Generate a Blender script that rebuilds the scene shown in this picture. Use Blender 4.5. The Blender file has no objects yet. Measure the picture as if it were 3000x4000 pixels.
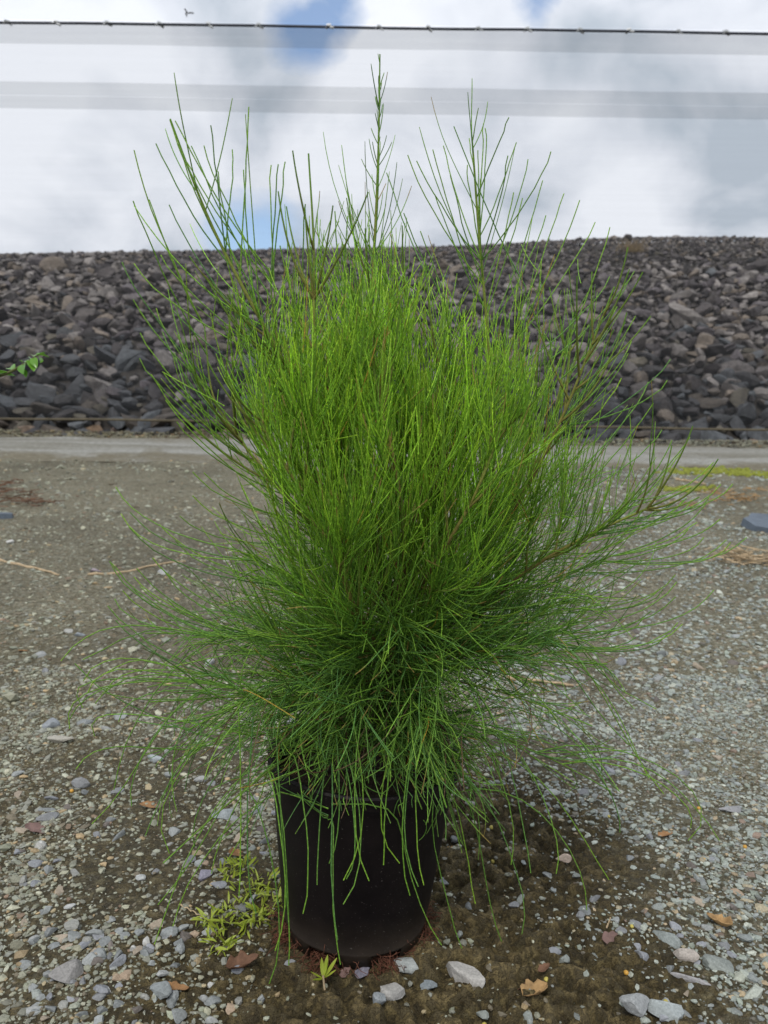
import bpy, math
import numpy as np
from mathutils import Matrix, Vector

rng = np.random.default_rng(7)
R = math.radians
S = bpy.context.scene
COL = S.collection

# ------------------------------------------------------------------ camera
F = 3004.0                                   # focal length in pixels of the 3000 x 4000 photograph
CAM = np.array([0.0, 0.0, 0.827])
PITCH, ROLL = R(7.0), R(0.84)
cam_d = bpy.data.cameras.new('camera')
cam = bpy.data.objects.new('camera', cam_d); COL.objects.link(cam); S.camera = cam
ROT = Matrix.Rotation(R(90) - PITCH, 3, 'X') @ Matrix.Rotation(ROLL, 3, 'Z')
cam.matrix_world = Matrix.Translation(CAM) @ ROT.to_4x4()
cam_d.sensor_fit = 'VERTICAL'; cam_d.sensor_height = 36; cam_d.sensor_width = 27
cam_d.lens = 36 * F / 4000
cam_d.clip_start = 0.02; cam_d.clip_end = 3000
cam_d.dof.use_dof = True; cam_d.dof.focus_distance = 1.16; cam_d.dof.aperture_fstop = 6.5
ROTN = np.array(ROT)

def ray(u, v):
    d = ROTN @ np.array([(u - 1500) / F, -(v - 2000) / F, -1.0])
    return d
def at_y(u, v, y):                            # point of a pixel's ray on the upright plane at distance y
    d = ray(u, v); return CAM + d * (y / d[1])
def gz_base(y):                               # ground profile: level round the pot, rising gently to the wall
    y = np.asarray(y, float)
    t = np.clip(y - 1.5, 0, 6.6)
    return 0.1 * (np.sqrt(t * t + 0.09) - 0.3) * (t > 0)
def at_ground(u, v):
    d = ray(u, v); lo, hi = 0.3, 12.0
    for _ in range(50):
        m = (lo + hi) / 2; p = CAM + d * (m / d[1])
        if p[2] > gz_base(m): lo = m
        else: hi = m
    p = CAM + d * (lo / d[1]); return p

# ------------------------------------------------------------------ world, sun, exposure
W = bpy.data.worlds.new('World'); S.world = W; W.use_nodes = True
nt = W.node_tree; nt.nodes.clear()
def N(tree, typ, **kw):
    n = tree.nodes.new(typ)
    for k, v in kw.items():
        if k == 'inp':
            for a, b in v.items(): n.inputs[a].default_value = b
        else: setattr(n, k, v)
    return n
def L(tree, a, b): tree.links.new(a, b)
SUN_EL, SUN_AZ = R(58), R(200)                # azimuth from +Y clockwise: behind the camera, a little left
out = N(nt, 'ShaderNodeOutputWorld'); bg = N(nt, 'ShaderNodeBackground', inp={'Strength': 0.15})
sky = N(nt, 'ShaderNodeTexSky', sky_type='NISHITA', sun_disc=False, sun_elevation=SUN_EL, sun_rotation=SUN_AZ)
tc = N(nt, 'ShaderNodeTexCoord')
sep = N(nt, 'ShaderNodeSeparateXYZ'); L(nt, tc.outputs['Generated'], sep.inputs[0])
zz = N(nt, 'ShaderNodeMath', operation='MAXIMUM', inp={1: 0.0}); L(nt, sep.outputs[2], zz.inputs[0])
za = N(nt, 'ShaderNodeMath', operation='ADD', inp={1: 0.75}); L(nt, zz.outputs[0], za.inputs[0])
dv = N(nt, 'ShaderNodeVectorMath', operation='DIVIDE')
cmb = N(nt, 'ShaderNodeCombineXYZ')
for i in range(3): L(nt, za.outputs[0], cmb.inputs[i])
L(nt, tc.outputs['Generated'], dv.inputs[0]); L(nt, cmb.outputs[0], dv.inputs[1])
def wnoise(scale, detail, rough, off, dist=0.0):
    m = N(nt, 'ShaderNodeVectorMath', operation='ADD', inp={1: off}); L(nt, dv.outputs[0], m.inputs[0])
    n = N(nt, 'ShaderNodeTexNoise', inp={'Scale': scale, 'Detail': detail, 'Roughness': rough, 'Distortion': dist})
    L(nt, m.outputs[0], n.inputs['Vector']); return n
n_shade = wnoise(5.5, 8, 0.5, (1.37, 2.4, 1.7), 0.3)
n_gap = wnoise(2.6, 8, 0.55, (9.2, 4.4, 0.3), 0.2)
shade = N(nt, 'ShaderNodeValToRGB'); L(nt, n_shade.outputs['Fac'], shade.inputs[0])
e = shade.color_ramp.elements
e[0].position = 0.36; e[0].color = (2.7, 3.05, 3.5, 1)
e[1].position = 0.59; e[1].color = (4.9, 5.08, 5.45, 1)
m_ = shade.color_ramp.elements.new(0.48); m_.color = (4.0, 4.22, 4.65, 1)
# openings of blue between the clouds: scattered ones by noise, three where the photograph shows them
gap = N(nt, 'ShaderNodeMapRange', inp={'From Min': 0.66, 'From Max': 0.76, 'To Min': 0, 'To Max': 1}); L(nt, n_gap.outputs['Fac'], gap.inputs[0])
acc = gap.outputs[0]
n_edge = wnoise(9.0, 5, 0.6, (1.3, 7.7, 2.2))
for (u, v, rad) in ((1300, -10, 0.032), (1265, 40, 0.028), (1185, 120, 0.034), (950, 900, 0.045), (1020, 910, 0.045), (2090, -10, 0.022)):
    d = Vector(ray(u, v)).normalized()
    dist = N(nt, 'ShaderNodeVectorMath', operation='DISTANCE', inp={1: tuple(d)}); L(nt, tc.outputs['Generated'], dist.inputs[0])
    ns = N(nt, 'ShaderNodeMath', operation='MULTIPLY_ADD', inp={1: 0.09, 2: -0.045}); L(nt, n_edge.outputs['Fac'], ns.inputs[0])
    sm = N(nt, 'ShaderNodeMath', operation='ADD'); L(nt, dist.outputs['Value'], sm.inputs[0]); L(nt, ns.outputs[0], sm.inputs[1])
    mr = N(nt, 'ShaderNodeMapRange', inp={'From Min': rad * 1.25, 'From Max': rad * 0.3, 'To Min': 0, 'To Max': 0.95}); L(nt, sm.outputs[0], mr.inputs[0])
    mx = N(nt, 'ShaderNodeMath', operation='MAXIMUM'); L(nt, acc, mx.inputs[0]); L(nt, mr.outputs[0], mx.inputs[1]); acc = mx.outputs[0]
mix = N(nt, 'ShaderNodeMix', data_type='RGBA'); L(nt, acc, mix.inputs[0]); L(nt, shade.outputs[0], mix.inputs[6]); L(nt, sky.outputs[0], mix.inputs[7])
L(nt, mix.outputs[2], bg.inputs[0]); L(nt, bg.outputs[0], out.inputs[0])

sl = bpy.data.lights.new('sun', 'SUN'); sl.energy = 1.5; sl.angle = R(14); sl.color = (1, 0.96, 0.9)
so = bpy.data.objects.new('sun', sl); COL.objects.link(so)
sd = Vector((math.sin(SUN_AZ) * math.cos(SUN_EL), math.cos(SUN_AZ) * math.cos(SUN_EL), math.sin(SUN_EL)))
so.rotation_euler = sd.to_track_quat('Z', 'Y').to_euler(); so.location = (0, -2, 9)
S.view_settings.view_transform = 'Standard'; S.view_settings.look = 'None'
S.view_settings.exposure = 0.48; S.view_settings.gamma = 1.0
S.render.engine = 'CYCLES'
S.cycles.transparent_max_bounces = 16; S.cycles.max_bounces = 6

# ------------------------------------------------------------------ helpers
def vnoise(x, y, seed=0):
    xi = np.floor(x).astype(np.int64); yi = np.floor(y).astype(np.int64)
    fx = x - xi; fy = y - yi; fx = fx * fx * (3 - 2 * fx); fy = fy * fy * (3 - 2 * fy)
    def h(a, b):
        n = (a * 374761393 + b * 668265263 + seed * 982451653) & 0x7fffffff
        n = ((n ^ (n >> 13)) * 1274126177) & 0x7fffffff
        return ((n ^ (n >> 16)) & 0xffff) / 65535.0
    return (h(xi, yi) * (1 - fx) + h(xi + 1, yi) * fx) * (1 - fy) + (h(xi, yi + 1) * (1 - fx) + h(xi + 1, yi + 1) * fx) * fy
def fbm(x, y, oct=4, seed=0):
    s = 0; a = 0.5
    for i in range(oct):
        s = s + a * vnoise(x, y, seed + i * 17); x = x * 2.03; y = y * 2.03; a *= 0.5
    return s
def norm(v): return v / np.maximum(np.linalg.norm(v, axis=-1, keepdims=True), 1e-9)

def mesh(name, V, faces, attrs=None, smooth=False):
    """faces: list of int arrays (n,k)"""
    me = bpy.data.meshes.new(name)
    V = np.asarray(V, np.float32).reshape(-1, 3)
    if not isinstance(faces, (list, tuple)): faces = [faces]
    faces = [np.asarray(f, np.int32) for f in faces if len(f)]
    loops = np.concatenate([f.ravel() for f in faces])
    tot = np.concatenate([np.full(len(f), f.shape[1], np.int32) for f in faces])
    me.vertices.add(len(V)); me.vertices.foreach_set('co', V.ravel())
    me.loops.add(len(loops)); me.loops.foreach_set('vertex_index', loops)
    me.polygons.add(len(tot)); me.polygons.foreach_set('loop_start', (np.cumsum(tot) - tot).astype(np.int32))
    me.update(calc_edges=True)
    me.polygons.foreach_set('use_smooth', np.full(len(tot), smooth, bool))
    for k, a in (attrs or {}).items():
        a = np.asarray(a, np.float32)
        if a.ndim == 2:
            if a.shape[1] == 3: a = np.concatenate([a, np.ones((len(a), 1), np.float32)], 1)
            at = me.attributes.new(k, 'FLOAT_COLOR', 'POINT'); at.data.foreach_set('color', a.ravel())
        else:
            at = me.attributes.new(k, 'FLOAT', 'POINT'); at.data.foreach_set('value', a)
    return me
def obj(name, me, mat=None, parent=None):
    o = bpy.data.objects.new(name, me); COL.objects.link(o)
    if mat and me and not me.materials: me.materials.append(mat)
    if parent: o.parent = parent
    return o
def tag(o, label=None, cat=None, group=None, kind=None):
    for k, v in (('label', label), ('category', cat), ('group', group), ('kind', kind)):
        if v: o[k] = v
    return o
def empty(name, loc=(0, 0, 0)):
    o = bpy.data.objects.new(name, None); COL.objects.link(o); o.location = loc; o.empty_display_size = 0.05
    return o

def tubes(P, rad, S_=4, closed_tip=True):
    """P (B,K,3), rad (B,K) -> verts, quads"""
    B, K, _ = P.shape
    T = norm(np.gradient(P, axis=1))
    ref = np.cross(T[:, K // 2], norm(rng.normal(size=(B, 3)))); ref = norm(ref)[:, None, :]
    n1 = norm(np.cross(T, ref)); n1 = norm(np.cross(n1, T)); n2 = np.cross(T, n1)
    a = np.arange(S_) / S_ * 2 * np.pi
    V = P[:, :, None, :] + rad[:, :, None, None] * (np.cos(a)[None, None, :, None] * n1[:, :, None, :] + np.sin(a)[None, None, :, None] * n2[:, :, None, :])
    idx = np.arange(B * K * S_).reshape(B, K, S_)
    q = np.stack([idx[:, :-1], np.roll(idx, -1, 2)[:, :-1], np.roll(idx, -1, 2)[:, 1:], idx[:, 1:]], -1).reshape(-1, 4)
    return V.reshape(-1, 3), q
def spline(ctrl, n):
    c = np.asarray(ctrl, float); m = len(c)
    c = np.concatenate([[2 * c[0] - c[1]], c, [2 * c[-1] - c[-2]]])
    ts = np.linspace(0, m - 1 - 1e-6, n); i = ts.astype(int); f = (ts - i)[:, None]
    p0, p1, p2, p3 = c[i], c[i + 1], c[i + 2], c[i + 3]
    return 0.5 * (2 * p1 + (p2 - p0) * f + (2 * p0 - 5 * p1 + 4 * p2 - p3) * f * f + (3 * p1 - p0 - 3 * p2 + p3) * f ** 3)

def icosphere(sub):
    import bmesh
    bm = bmesh.new(); bmesh.ops.create_icosphere(bm, subdivisions=sub, radius=1)
    V = np.array([v.co[:] for v in bm.verts]); Fc = np.array([[v.index for v in f.verts] for f in bm.faces]); bm.free()
    return V, Fc
ICO1, ICO1F = icosphere(1)
ICO2, ICO2F = icosphere(2)
ICO3, ICO3F = icosphere(3)
def rock_shape(base, seed, rough=0.25, cuts=5, dlo=0.45, dhi=0.8):
    """angular stone: a sphere pushed flat by several random planes, then jittered"""
    r = np.random.default_rng(seed); V = base.copy()
    for _ in range(cuts):
        n = norm(r.normal(size=3)); d = r.uniform(dlo, dhi)
        s = V @ n; V = V - np.maximum(s - d, 0)[:, None] * n * 0.92
    V = V * (1 + rough * 0.35 * r.normal(size=(len(V), 1)))
    V = V - V.mean(0)
    return V / np.abs(V).max()
def rotz(a):
    c, s = np.cos(a), np.sin(a); z = np.zeros_like(a); o = np.ones_like(a)
    return np.stack([np.stack([c, -s, z], -1), np.stack([s, c, z], -1), np.stack([z, z, o], -1)], -2)
def rand_rot(n, tilt):
    a = rng.uniform(0, 2 * np.pi, n); Rz = rotz(a)
    t = rng.normal(0, tilt, n); c, s = np.cos(t), np.sin(t); z = np.zeros(n); o = np.ones(n)
    Rx = np.stack([np.stack([o, z, z], -1), np.stack([z, c, -s], -1), np.stack([z, s, c], -1)], -2)
    b = rng.uniform(0, 2 * np.pi, n)
    return Rz @ Rx @ rotz(b)

# ------------------------------------------------------------------ materials
def newmat(name):
    m = bpy.data.materials.new(name); m.use_nodes = True; t = m.node_tree
    return m, t, t.nodes['Principled BSDF']
def objcoord(t): return N(t, 'ShaderNodeNewGeometry').outputs['Position']
def noise(t, scale, detail=4, rough=0.55, vec=None, dist=0):
    n = N(t, 'ShaderNodeTexNoise', inp={'Scale': scale, 'Detail': detail, 'Roughness': rough, 'Distortion': dist})
    if vec is not None: L(t, vec, n.inputs['Vector'])
    return n
def ramp(t, fac, stops):
    r = N(t, 'ShaderNodeValToRGB'); el = r.color_ramp.elements
    while len(el) < len(stops): el.new(0.5)
    for e_, (p, c) in zip(el, stops):
        e_.position = p; e_.color = (*c, 1) if len(c) == 3 else c
    L(t, fac, r.inputs[0]); return r
def mixc(t, fac, a, b, mode='MIX'):
    m = N(t, 'ShaderNodeMix', data_type='RGBA', blend_type=mode)
    if isinstance(fac, float): m.inputs[0].default_value = fac
    else: L(t, fac, m.inputs[0])
    for s, i in ((a, 6), (b, 7)):
        if isinstance(s, tuple): m.inputs[i].default_value = (*s, 1)
        else: L(t, s, m.inputs[i])
    return m.outputs[2]
def bump(t, h, strength, dist, normal=None):
    b = N(t, 'ShaderNodeBump', inp={'Strength': strength, 'Distance': dist}); L(t, h, b.inputs['Height'])
    if normal: L(t, normal, b.inputs['Normal'])
    return b.outputs[0]
def attr(t, name): return N(t, 'ShaderNodeAttribute', attribute_name=name)

def mat_stone(name, grain, rough=0.75, amp=0.35, spec=0.3):
    m, t, p = newmat(name); pos = objcoord(t)
    a = attr(t, 'col'); n = noise(t, grain, 5, 0.65, pos)
    r = ramp(t, n.outputs['Fac'], [(0.28, (1 - amp,) * 3), (0.72, (1 + amp,) * 3)])
    c = mixc(t, 1.0, a.outputs['Color'], r.outputs[0], 'MULTIPLY')
    L(t, c, p.inputs['Base Color']); p.inputs['Roughness'].default_value = rough; p.inputs['Specular IOR Level'].default_value = spec
    L(t, bump(t, n.outputs['Fac'], 0.5, 0.3 / grain), p.inputs['Normal'])
    return m
M_GRAVEL = mat_stone('gravel_stone', 320, 0.6, 0.3, 0.4)
M_RIPRAP = mat_stone('riprap_rock', 22, 0.7, 0.4, 0.35)

# ground: brown mud with grit, greyer towards the sides
M_GROUND, t, p = newmat('muddy_gravel_ground'); pos = objcoord(t)
n1 = noise(t, 1.3, 5, 0.6, pos); n2 = noise(t, 45, 6, 0.65, pos); n3 = noise(t, 260, 3, 0.6, pos)
v1 = N(t, 'ShaderNodeTexVoronoi', inp={'Scale': 260.0}); L(t, pos, v1.inputs['Vector'])
v2 = N(t, 'ShaderNodeTexVoronoi', inp={'Scale': 85.0}); L(t, pos, v2.inputs['Vector'])
mud = ramp(t, n2.outputs['Fac'], [(0.25, (0.022, 0.016, 0.008)), (0.5, (0.060, 0.047, 0.022)), (0.75, (0.13, 0.108, 0.055))])
def grit(v):
    s_ = N(t, 'ShaderNodeSeparateColor'); L(t, v.outputs['Color'], s_.inputs[0])
    return ramp(t, s_.outputs[0], [(0.0, (0.07, 0.06, 0.034)), (0.35, (0.165, 0.148, 0.094)), (0.6, (0.25, 0.24, 0.18)), (0.85, (0.36, 0.365, 0.32)), (1.0, (0.36, 0.27, 0.18))])
g = mixc(t, 0.5, grit(v1).outputs[0], grit(v2).outputs[0])
gm = attr(t, 'grit')
gf = N(t, 'ShaderNodeMath', operation='MULTIPLY_ADD', use_clamp=True, inp={1: 1.6, 2: -0.8}); L(t, n2.outputs['Fac'], gf.inputs[0])
gf2 = N(t, 'ShaderNodeMath', operation='ADD', use_clamp=True); L(t, gf.outputs[0], gf2.inputs[0]); L(t, gm.outputs['Fac'], gf2.inputs[1])
cl = attr(t, 'clod'); mudc = mixc(t, cl.outputs['Fac'], mud.outputs[0], mixc(t, n3.outputs['Fac'], (0.085, 0.066, 0.033), (0.15, 0.12, 0.066)))
nf = noise(t, 52, 7, 0.68, pos, 1.2); fl = ramp(t, nf.outputs['Fac'], [(0.46, (0, 0, 0)), (0.53, (1, 1, 1))])
mudc = mixc(t, fl.outputs[0], mudc, mixc(t, 1.0, mudc, (1.75, 1.7, 1.55), 'MULTIPLY'))
c = mixc(t, gf2.outputs[0], mudc, g)
big = ramp(t, n1.outputs['Fac'], [(0.34, (0.68, 0.66, 0.56)), (0.6, (1.15, 1.14, 1.06))])
c = mixc(t, 1.0, c, big.outputs[0], 'MULTIPLY')
L(t, c, p.inputs['Base Color']); p.inputs['Specular IOR Level'].default_value = 0.35
rr = ramp(t, n1.outputs['Fac'], [(0.3, (0.55,) * 3), (0.7, (0.85,) * 3)]); L(t, rr.outputs[0], p.inputs['Roughness'])
b1 = bump(t, n2.outputs['Fac'], 0.9, 0.016); b2 = bump(t, v1.outputs['Distance'], 0.5, 0.003, b1)
n4 = noise(t, 110, 4, 0.6, pos, 0.8); b3 = bump(t, n4.outputs['Fac'], 1.0, 0.010, b2)
b4 = bump(t, fl.outputs[0], 0.8, 0.005, b3)
L(t, bump(t, n3.outputs['Fac'], 0.6, 0.003, b4), p.inputs['Normal'])

M_ROAD, t, p = newmat('compacted_road'); pos = objcoord(t)
n1 = noise(t, 2.2, 6, 0.65, pos); n2 = noise(t, 26, 7, 0.75, pos)
sx = N(t, 'ShaderNodeMapping', inp={'Scale': (0.35, 3.2, 1)}); L(t, pos, sx.inputs[0])
n3 = noise(t, 1.6, 4, 0.6, sx.outputs[0])
c1 = ramp(t, n2.outputs['Fac'], [(0.3, (0.13, 0.125, 0.105)), (0.7, (0.33, 0.33, 0.305))])
c2 = ramp(t, n3.outputs['Fac'], [(0.34, (0.62, 0.59, 0.50)), (0.6, (1.1, 1.1, 1.1))])
ea = attr(t, 'edge'); em = N(t, 'ShaderNodeMath', operation='MULTIPLY_ADD', inp={1: 3.0, 2: -1.5}); L(t, n1.outputs['Fac'], em.inputs[0])
es = N(t, 'ShaderNodeMath', operation='ADD'); L(t, em.outputs[0], es.inputs[0]); L(t, ea.outputs['Fac'], es.inputs[1])
er_ = N(t, 'ShaderNodeMapRange', inp={'From Min': 0.25, 'From Max': 0.8, 'To Min': 0.0, 'To Max': 1.0}); L(t, es.outputs[0], er_.inputs[0])
dirt = ramp(t, n2.outputs['Fac'], [(0.3, (0.075, 0.062, 0.036)), (0.7, (0.20, 0.18, 0.125))])
L(t, mixc(t, er_.outputs[0], mixc(t, 1.0, c1.outputs[0], c2.outputs[0], 'MULTIPLY'), dirt.outputs[0]), p.inputs['Base Color']); p.inputs['Roughness'].default_value = 0.85
L(t, bump(t, n2.outputs['Fac'], 0.6, 0.01), p.inputs['Normal'])

M_SLOPE, t, p = newmat('embankment_fill'); pos = objcoord(t); n1 = noise(t, 9, 5, 0.6, pos)
L(t, ramp(t, n1.outputs['Fac'], [(0.3, (0.02, 0.017, 0.015)), (0.7, (0.07, 0.06, 0.05))]).outputs[0], p.inputs['Base Color']); p.inputs['Roughness'].default_value = 0.95

def mat_net(name, cover, colr):
    """knitted shade cloth: open mesh with thin threads"""
    m, t, p = newmat(name); t.nodes.remove(p); o = t.nodes['Material Output']
    pos = objcoord(t)
    mp = N(t, 'ShaderNodeMapping', inp={'Scale': (0.25, 1, 14)}); L(t, pos, mp.inputs[0])
    n = noise(t, 2.0, 5, 0.6, mp.outputs[0])
    mp2 = N(t, 'ShaderNodeMapping', inp={'Rotation': (0, R(33), 0)}); L(t, pos, mp2.inputs[0])
    wv = N(t, 'ShaderNodeTexWave', wave_type='BANDS', bands_direction='X', inp={'Scale': 36.0, 'Distortion': 0.6, 'Detail': 1.0}); L(t, mp2.outputs[0], wv.inputs['Vector'])
    a = N(t, 'ShaderNodeMapRange', inp={'From Min': 0.25, 'From Max': 0.75, 'To Min': cover * 0.93, 'To Max': cover * 1.07}); L(t, n.outputs['Fac'], a.inputs[0])
    b = N(t, 'ShaderNodeMath', operation='MULTIPLY_ADD', inp={1: cover * 0.30, 2: -cover * 0.15}); L(t, wv.outputs['Fac'], b.inputs[0])
    s_ = N(t, 'ShaderNodeMath', operation='ADD', use_clamp=True); L(t, a.outputs[0], s_.inputs[0]); L(t, b.outputs[0], s_.inputs[1])
    tr = N(t, 'ShaderNodeBsdfTransparent'); df = N(t, 'ShaderNodeBsdfDiffuse', inp={'Color': (*colr, 1)}); tl = N(t, 'ShaderNodeBsdfTranslucent', inp={'Color': (*colr, 1)})
    m1 = N(t, 'ShaderNodeMixShader', inp={0: 0.5}); L(t, df.outputs[0], m1.inputs[1]); L(t, tl.outputs[0], m1.inputs[2])
    m2 = N(t, 'ShaderNodeMixShader'); L(t, s_.outputs[0], m2.inputs[0]); L(t, tr.outputs[0], m2.inputs[1]); L(t, m1.outputs[0], m2.inputs[2])
    L(t, m2.outputs[0], o.inputs[0]); return m
M_NET = mat_net('shade_cloth', 0.22, (0.11, 0.115, 0.12))
M_NETBAND = mat_net('shade_cloth_doubled', 0.25, (0.24, 0.27, 0.27))
M_NETROOF = mat_net('roof_shade_cloth', 0.10, (0.5, 0.52, 0.54))

def mat_plain(name, col, rough=0.6, spec=0.4, nscale=40, amp=0.25, bmp=0.0, metal=0.0):
    m, t, p = newmat(name); pos = objcoord(t); n = noise(t, nscale, 4, 0.6, pos)
    lo = tuple(c * (1 - amp) for c in col); hi = tuple(min(c * (1 + amp), 1) for c in col)
    L(t, ramp(t, n.outputs['Fac'], [(0.3, lo), (0.7, hi)]).outputs[0], p.inputs['Base Color'])
    p.inputs['Roughness'].default_value = rough; p.inputs['Specular IOR Level'].default_value = spec; p.inputs['Metallic'].default_value = metal
    if bmp: L(t, bump(t, n.outputs['Fac'], bmp, 0.4 / nscale), p.inputs['Normal'])
    return m
M_WIRE = mat_plain('dark_steel_wire', (0.022, 0.026, 0.04), 0.6, 0.5, 30)
M_CLIP = mat_plain('clear_plastic_clip', (0.55, 0.57, 0.58), 0.3, 0.5, 60, 0.1)
M_HEM = mat_plain('tan_hem', (0.11, 0.092, 0.06), 0.8, 0.3, 12)

# black pot with dust and specks
M_POT, t, p = newmat('black_pot_plastic'); pos = objcoord(t)
n1 = noise(t, 14, 5, 0.65, pos); n2 = noise(t, 420, 2, 0.5, pos)
z_ = N(t, 'ShaderNodeSeparateXYZ'); L(t, pos, z_.inputs[0])
c = ramp(t, n1.outputs['Fac'], [(0.35, (0.0065, 0.005, 0.0055)), (0.75, (0.014, 0.0105, 0.0105))]).outputs[0]
sp = ramp(t, n2.outputs['Fac'], [(0.69, (0, 0, 0)), (0.75, (1, 1, 1))]).outputs[0]
c = mixc(t, sp, c, (0.12, 0.11, 0.10))
dm = N(t, 'ShaderNodeMapRange', inp={'From Min': 0.0, 'From Max': 0.09, 'To Min': 1.0, 'To Max': 0.0}); L(t, z_.outputs[2], dm.inputs[0])
dmn = N(t, 'ShaderNodeMath', operation='MULTIPLY', use_clamp=True); L(t, dm.outputs[0], dmn.inputs[0]); L(t, n1.outputs['Fac'], dmn.inputs[1])
c = mixc(t, dmn.outputs[0], c, (0.06, 0.045, 0.03))
L(t, c, p.inputs['Base Color']); p.inputs['Roughness'].default_value = 0.5; p.inputs['Specular IOR Level'].default_value = 0.17
M_SOIL = mat_plain('potting_mix', (0.05, 0.036, 0.024), 0.95, 0.2, 160, 0.5, 0.8)

# plant
M_GREEN, t, p = newmat('branchlet_green'); a = attr(t, 'col'); ln = attr(t, 'along')
fr = N(t, 'ShaderNodeMath', operation='FRACT'); sc = N(t, 'ShaderNodeMath', operation='MULTIPLY', inp={1: 95.0})
L(t, ln.outputs['Fac'], sc.inputs[0]); L(t, sc.outputs[0], fr.inputs[0])
nd = ramp(t, fr.outputs[0], [(0.0, (1.45, 1.35, 1.5)), (0.14, (1.45, 1.35, 1.5)), (0.26, (0.9, 0.9, 0.9)), (0.9, (1.0, 1.0, 1.0))])
L(t, mixc(t, 1.0, a.outputs['Color'], nd.outputs[0], 'MULTIPLY'), p.inputs['Base Color'])
p.inputs['Roughness'].default_value = 0.5; p.inputs['Specular IOR Level'].default_value = 0.35
tl = N(t, 'ShaderNodeBsdfTranslucent'); L(t, a.outputs['Color'], tl.inputs[0]); mx = N(t, 'ShaderNodeMixShader', inp={0: 0.22})
L(t, p.outputs[0], mx.inputs[1]); L(t, tl.outputs[0], mx.inputs[2]); L(t, mx.outputs[0], t.nodes['Material Output'].inputs[0])
M_BARK = mat_stone('bark', 220, 0.85, 0.35, 0.2)
M_ROOT = mat_plain('red_brown_root', (0.14, 0.058, 0.035), 0.8, 0.2, 200, 0.4)
def mat_leaf(name, col, hi, rough=0.45):
    m, t, p = newmat(name); oi = N(t, 'ShaderNodeObjectInfo'); n = noise(t, 60, 3, 0.6, objcoord(t))
    f = N(t, 'ShaderNodeMath', operation='MULTIPLY_ADD', inp={1: 0.5, 2: 0.0}); L(t, oi.outputs['Random'], f.inputs[0])
    f2 = N(t, 'ShaderNodeMath', operation='MULTIPLY_ADD', use_clamp=True, inp={1: 0.6}); L(t, n.outputs['Fac'], f2.inputs[0]); L(t, f.outputs[0], f2.inputs[2])
    c = mixc(t, f2.outputs[0], col, hi); L(t, c, p.inputs['Base Color']); p.inputs['Roughness'].default_value = rough
    tl = N(t, 'ShaderNodeBsdfTranslucent'); L(t, c, tl.inputs[0]); mx = N(t, 'ShaderNodeMixShader', inp={0: 0.3})
    L(t, p.outputs[0], mx.inputs[1]); L(t, tl.outputs[0], mx.inputs[2]); L(t, mx.outputs[0], t.nodes['Material Output'].inputs[0])
    return m
M_WEED = mat_leaf('weed_leaf', (0.24, 0.34, 0.02), (0.46, 0.52, 0.07))
M_SHRUB = mat_leaf('shrub_leaf', (0.07, 0.22, 0.02), (0.16, 0.36, 0.03), 0.25)
M_MOSS = mat_plain('yellow_moss', (0.20, 0.22, 0.035), 0.9, 0.2, 60, 0.4)
M_DRY = mat_plain('dry_stalk', (0.42, 0.32, 0.20), 0.8, 0.2, 60, 0.3)
M_DEAD = [mat_plain('dead_leaf_tan', (0.38, 0.24, 0.11), 0.75, 0.25, 70, 0.35, 0.5), mat_plain('dead_leaf_brown', (0.14, 0.075, 0.045), 0.75, 0.25, 70, 0.4, 0.5),
          mat_plain('dead_leaf_orange', (0.30, 0.165, 0.075), 0.75, 0.25, 70, 0.35, 0.5), mat_plain('dead_leaf_mauve', (0.19, 0.12, 0.105), 0.75, 0.25, 70, 0.3, 0.5)]
M_SLATE = mat_plain('slate', (0.10, 0.125, 0.155), 0.55, 0.4, 14, 0.2, 0.3)
M_BEAD = mat_plain('yellow_bead', (0.50, 0.42, 0.10), 0.4, 0.4, 80, 0.15)
M_BEAD2 = mat_plain('orange_bead', (0.55, 0.30, 0.05), 0.4, 0.4, 80, 0.15)

# ------------------------------------------------------------------ ground
D = 1.18
POT = at_y(1384, 3600, D); POT = np.array([POT[0], D, 0.0])
def mudmask(x, y):                             # bare wet mud round the pot, towards the right and the front
    a = np.exp(-(((x - POT[0] - 0.12) / 0.36) ** 2 + ((y - 1.02) / 0.30) ** 2) ** 1.5)
    b = np.exp(-(((x - POT[0] - 0.27) / 0.22) ** 2 + ((y - 1.42) / 0.26) ** 2) ** 1.3)
    return np.clip(np.maximum(a, b) * (0.7 + 0.9 * fbm(x * 5, y * 5, 3, 5)), 0, 1)
def gz(x, y):
    x = np.asarray(x, float); y = np.asarray(y, float)
    near = np.clip((4.0 - y) / 2.0, 0, 1) * np.clip((2.2 - np.abs(x)) / 0.8, 0, 1) * np.clip((y - 0.3) / 0.3, 0, 1)
    m = mudmask(x, y)
    r1 = fbm(x * 9, y * 9, 4, 1) - 0.47
    rid = 1 - 2 * np.abs(fbm(x * 38, y * 46, 3, 8) - 0.47) * 2
    d = np.hypot(x - POT[0], y - POT[1])
    flat = np.clip((d - 0.10) / 0.06, 0, 1)
    return gz_base(y) + near * flat * (0.022 * r1 + m * (0.030 * (fbm(x * 24, y * 30, 3, 21) - 0.47) + 0.020 * np.clip((fbm(x * 46, y * 70, 3, 23) - 0.45) * 5, -.5, .6) + 0.008 * (rid - 0.7)) + 0.004 * (fbm(x * 60, y * 60, 2, 31) - 0.4)) \
        + 0.03 * (fbm(x * 1.3, y * 1.3, 2, 77) - 0.4) * np.clip((y - 2.4), 0, 1) * (y < 7.9)
def axis(dense_lo, dense_hi, step, far_lo, far_hi, n):
    a = np.arange(dense_lo, dense_hi, step)
    lo = dense_lo - np.geomspace(step * 2, dense_lo - far_lo, n)[::-1]; hi = dense_hi + np.geomspace(step * 2, far_hi - dense_hi, n)
    return np.concatenate([lo, a, hi])
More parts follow.
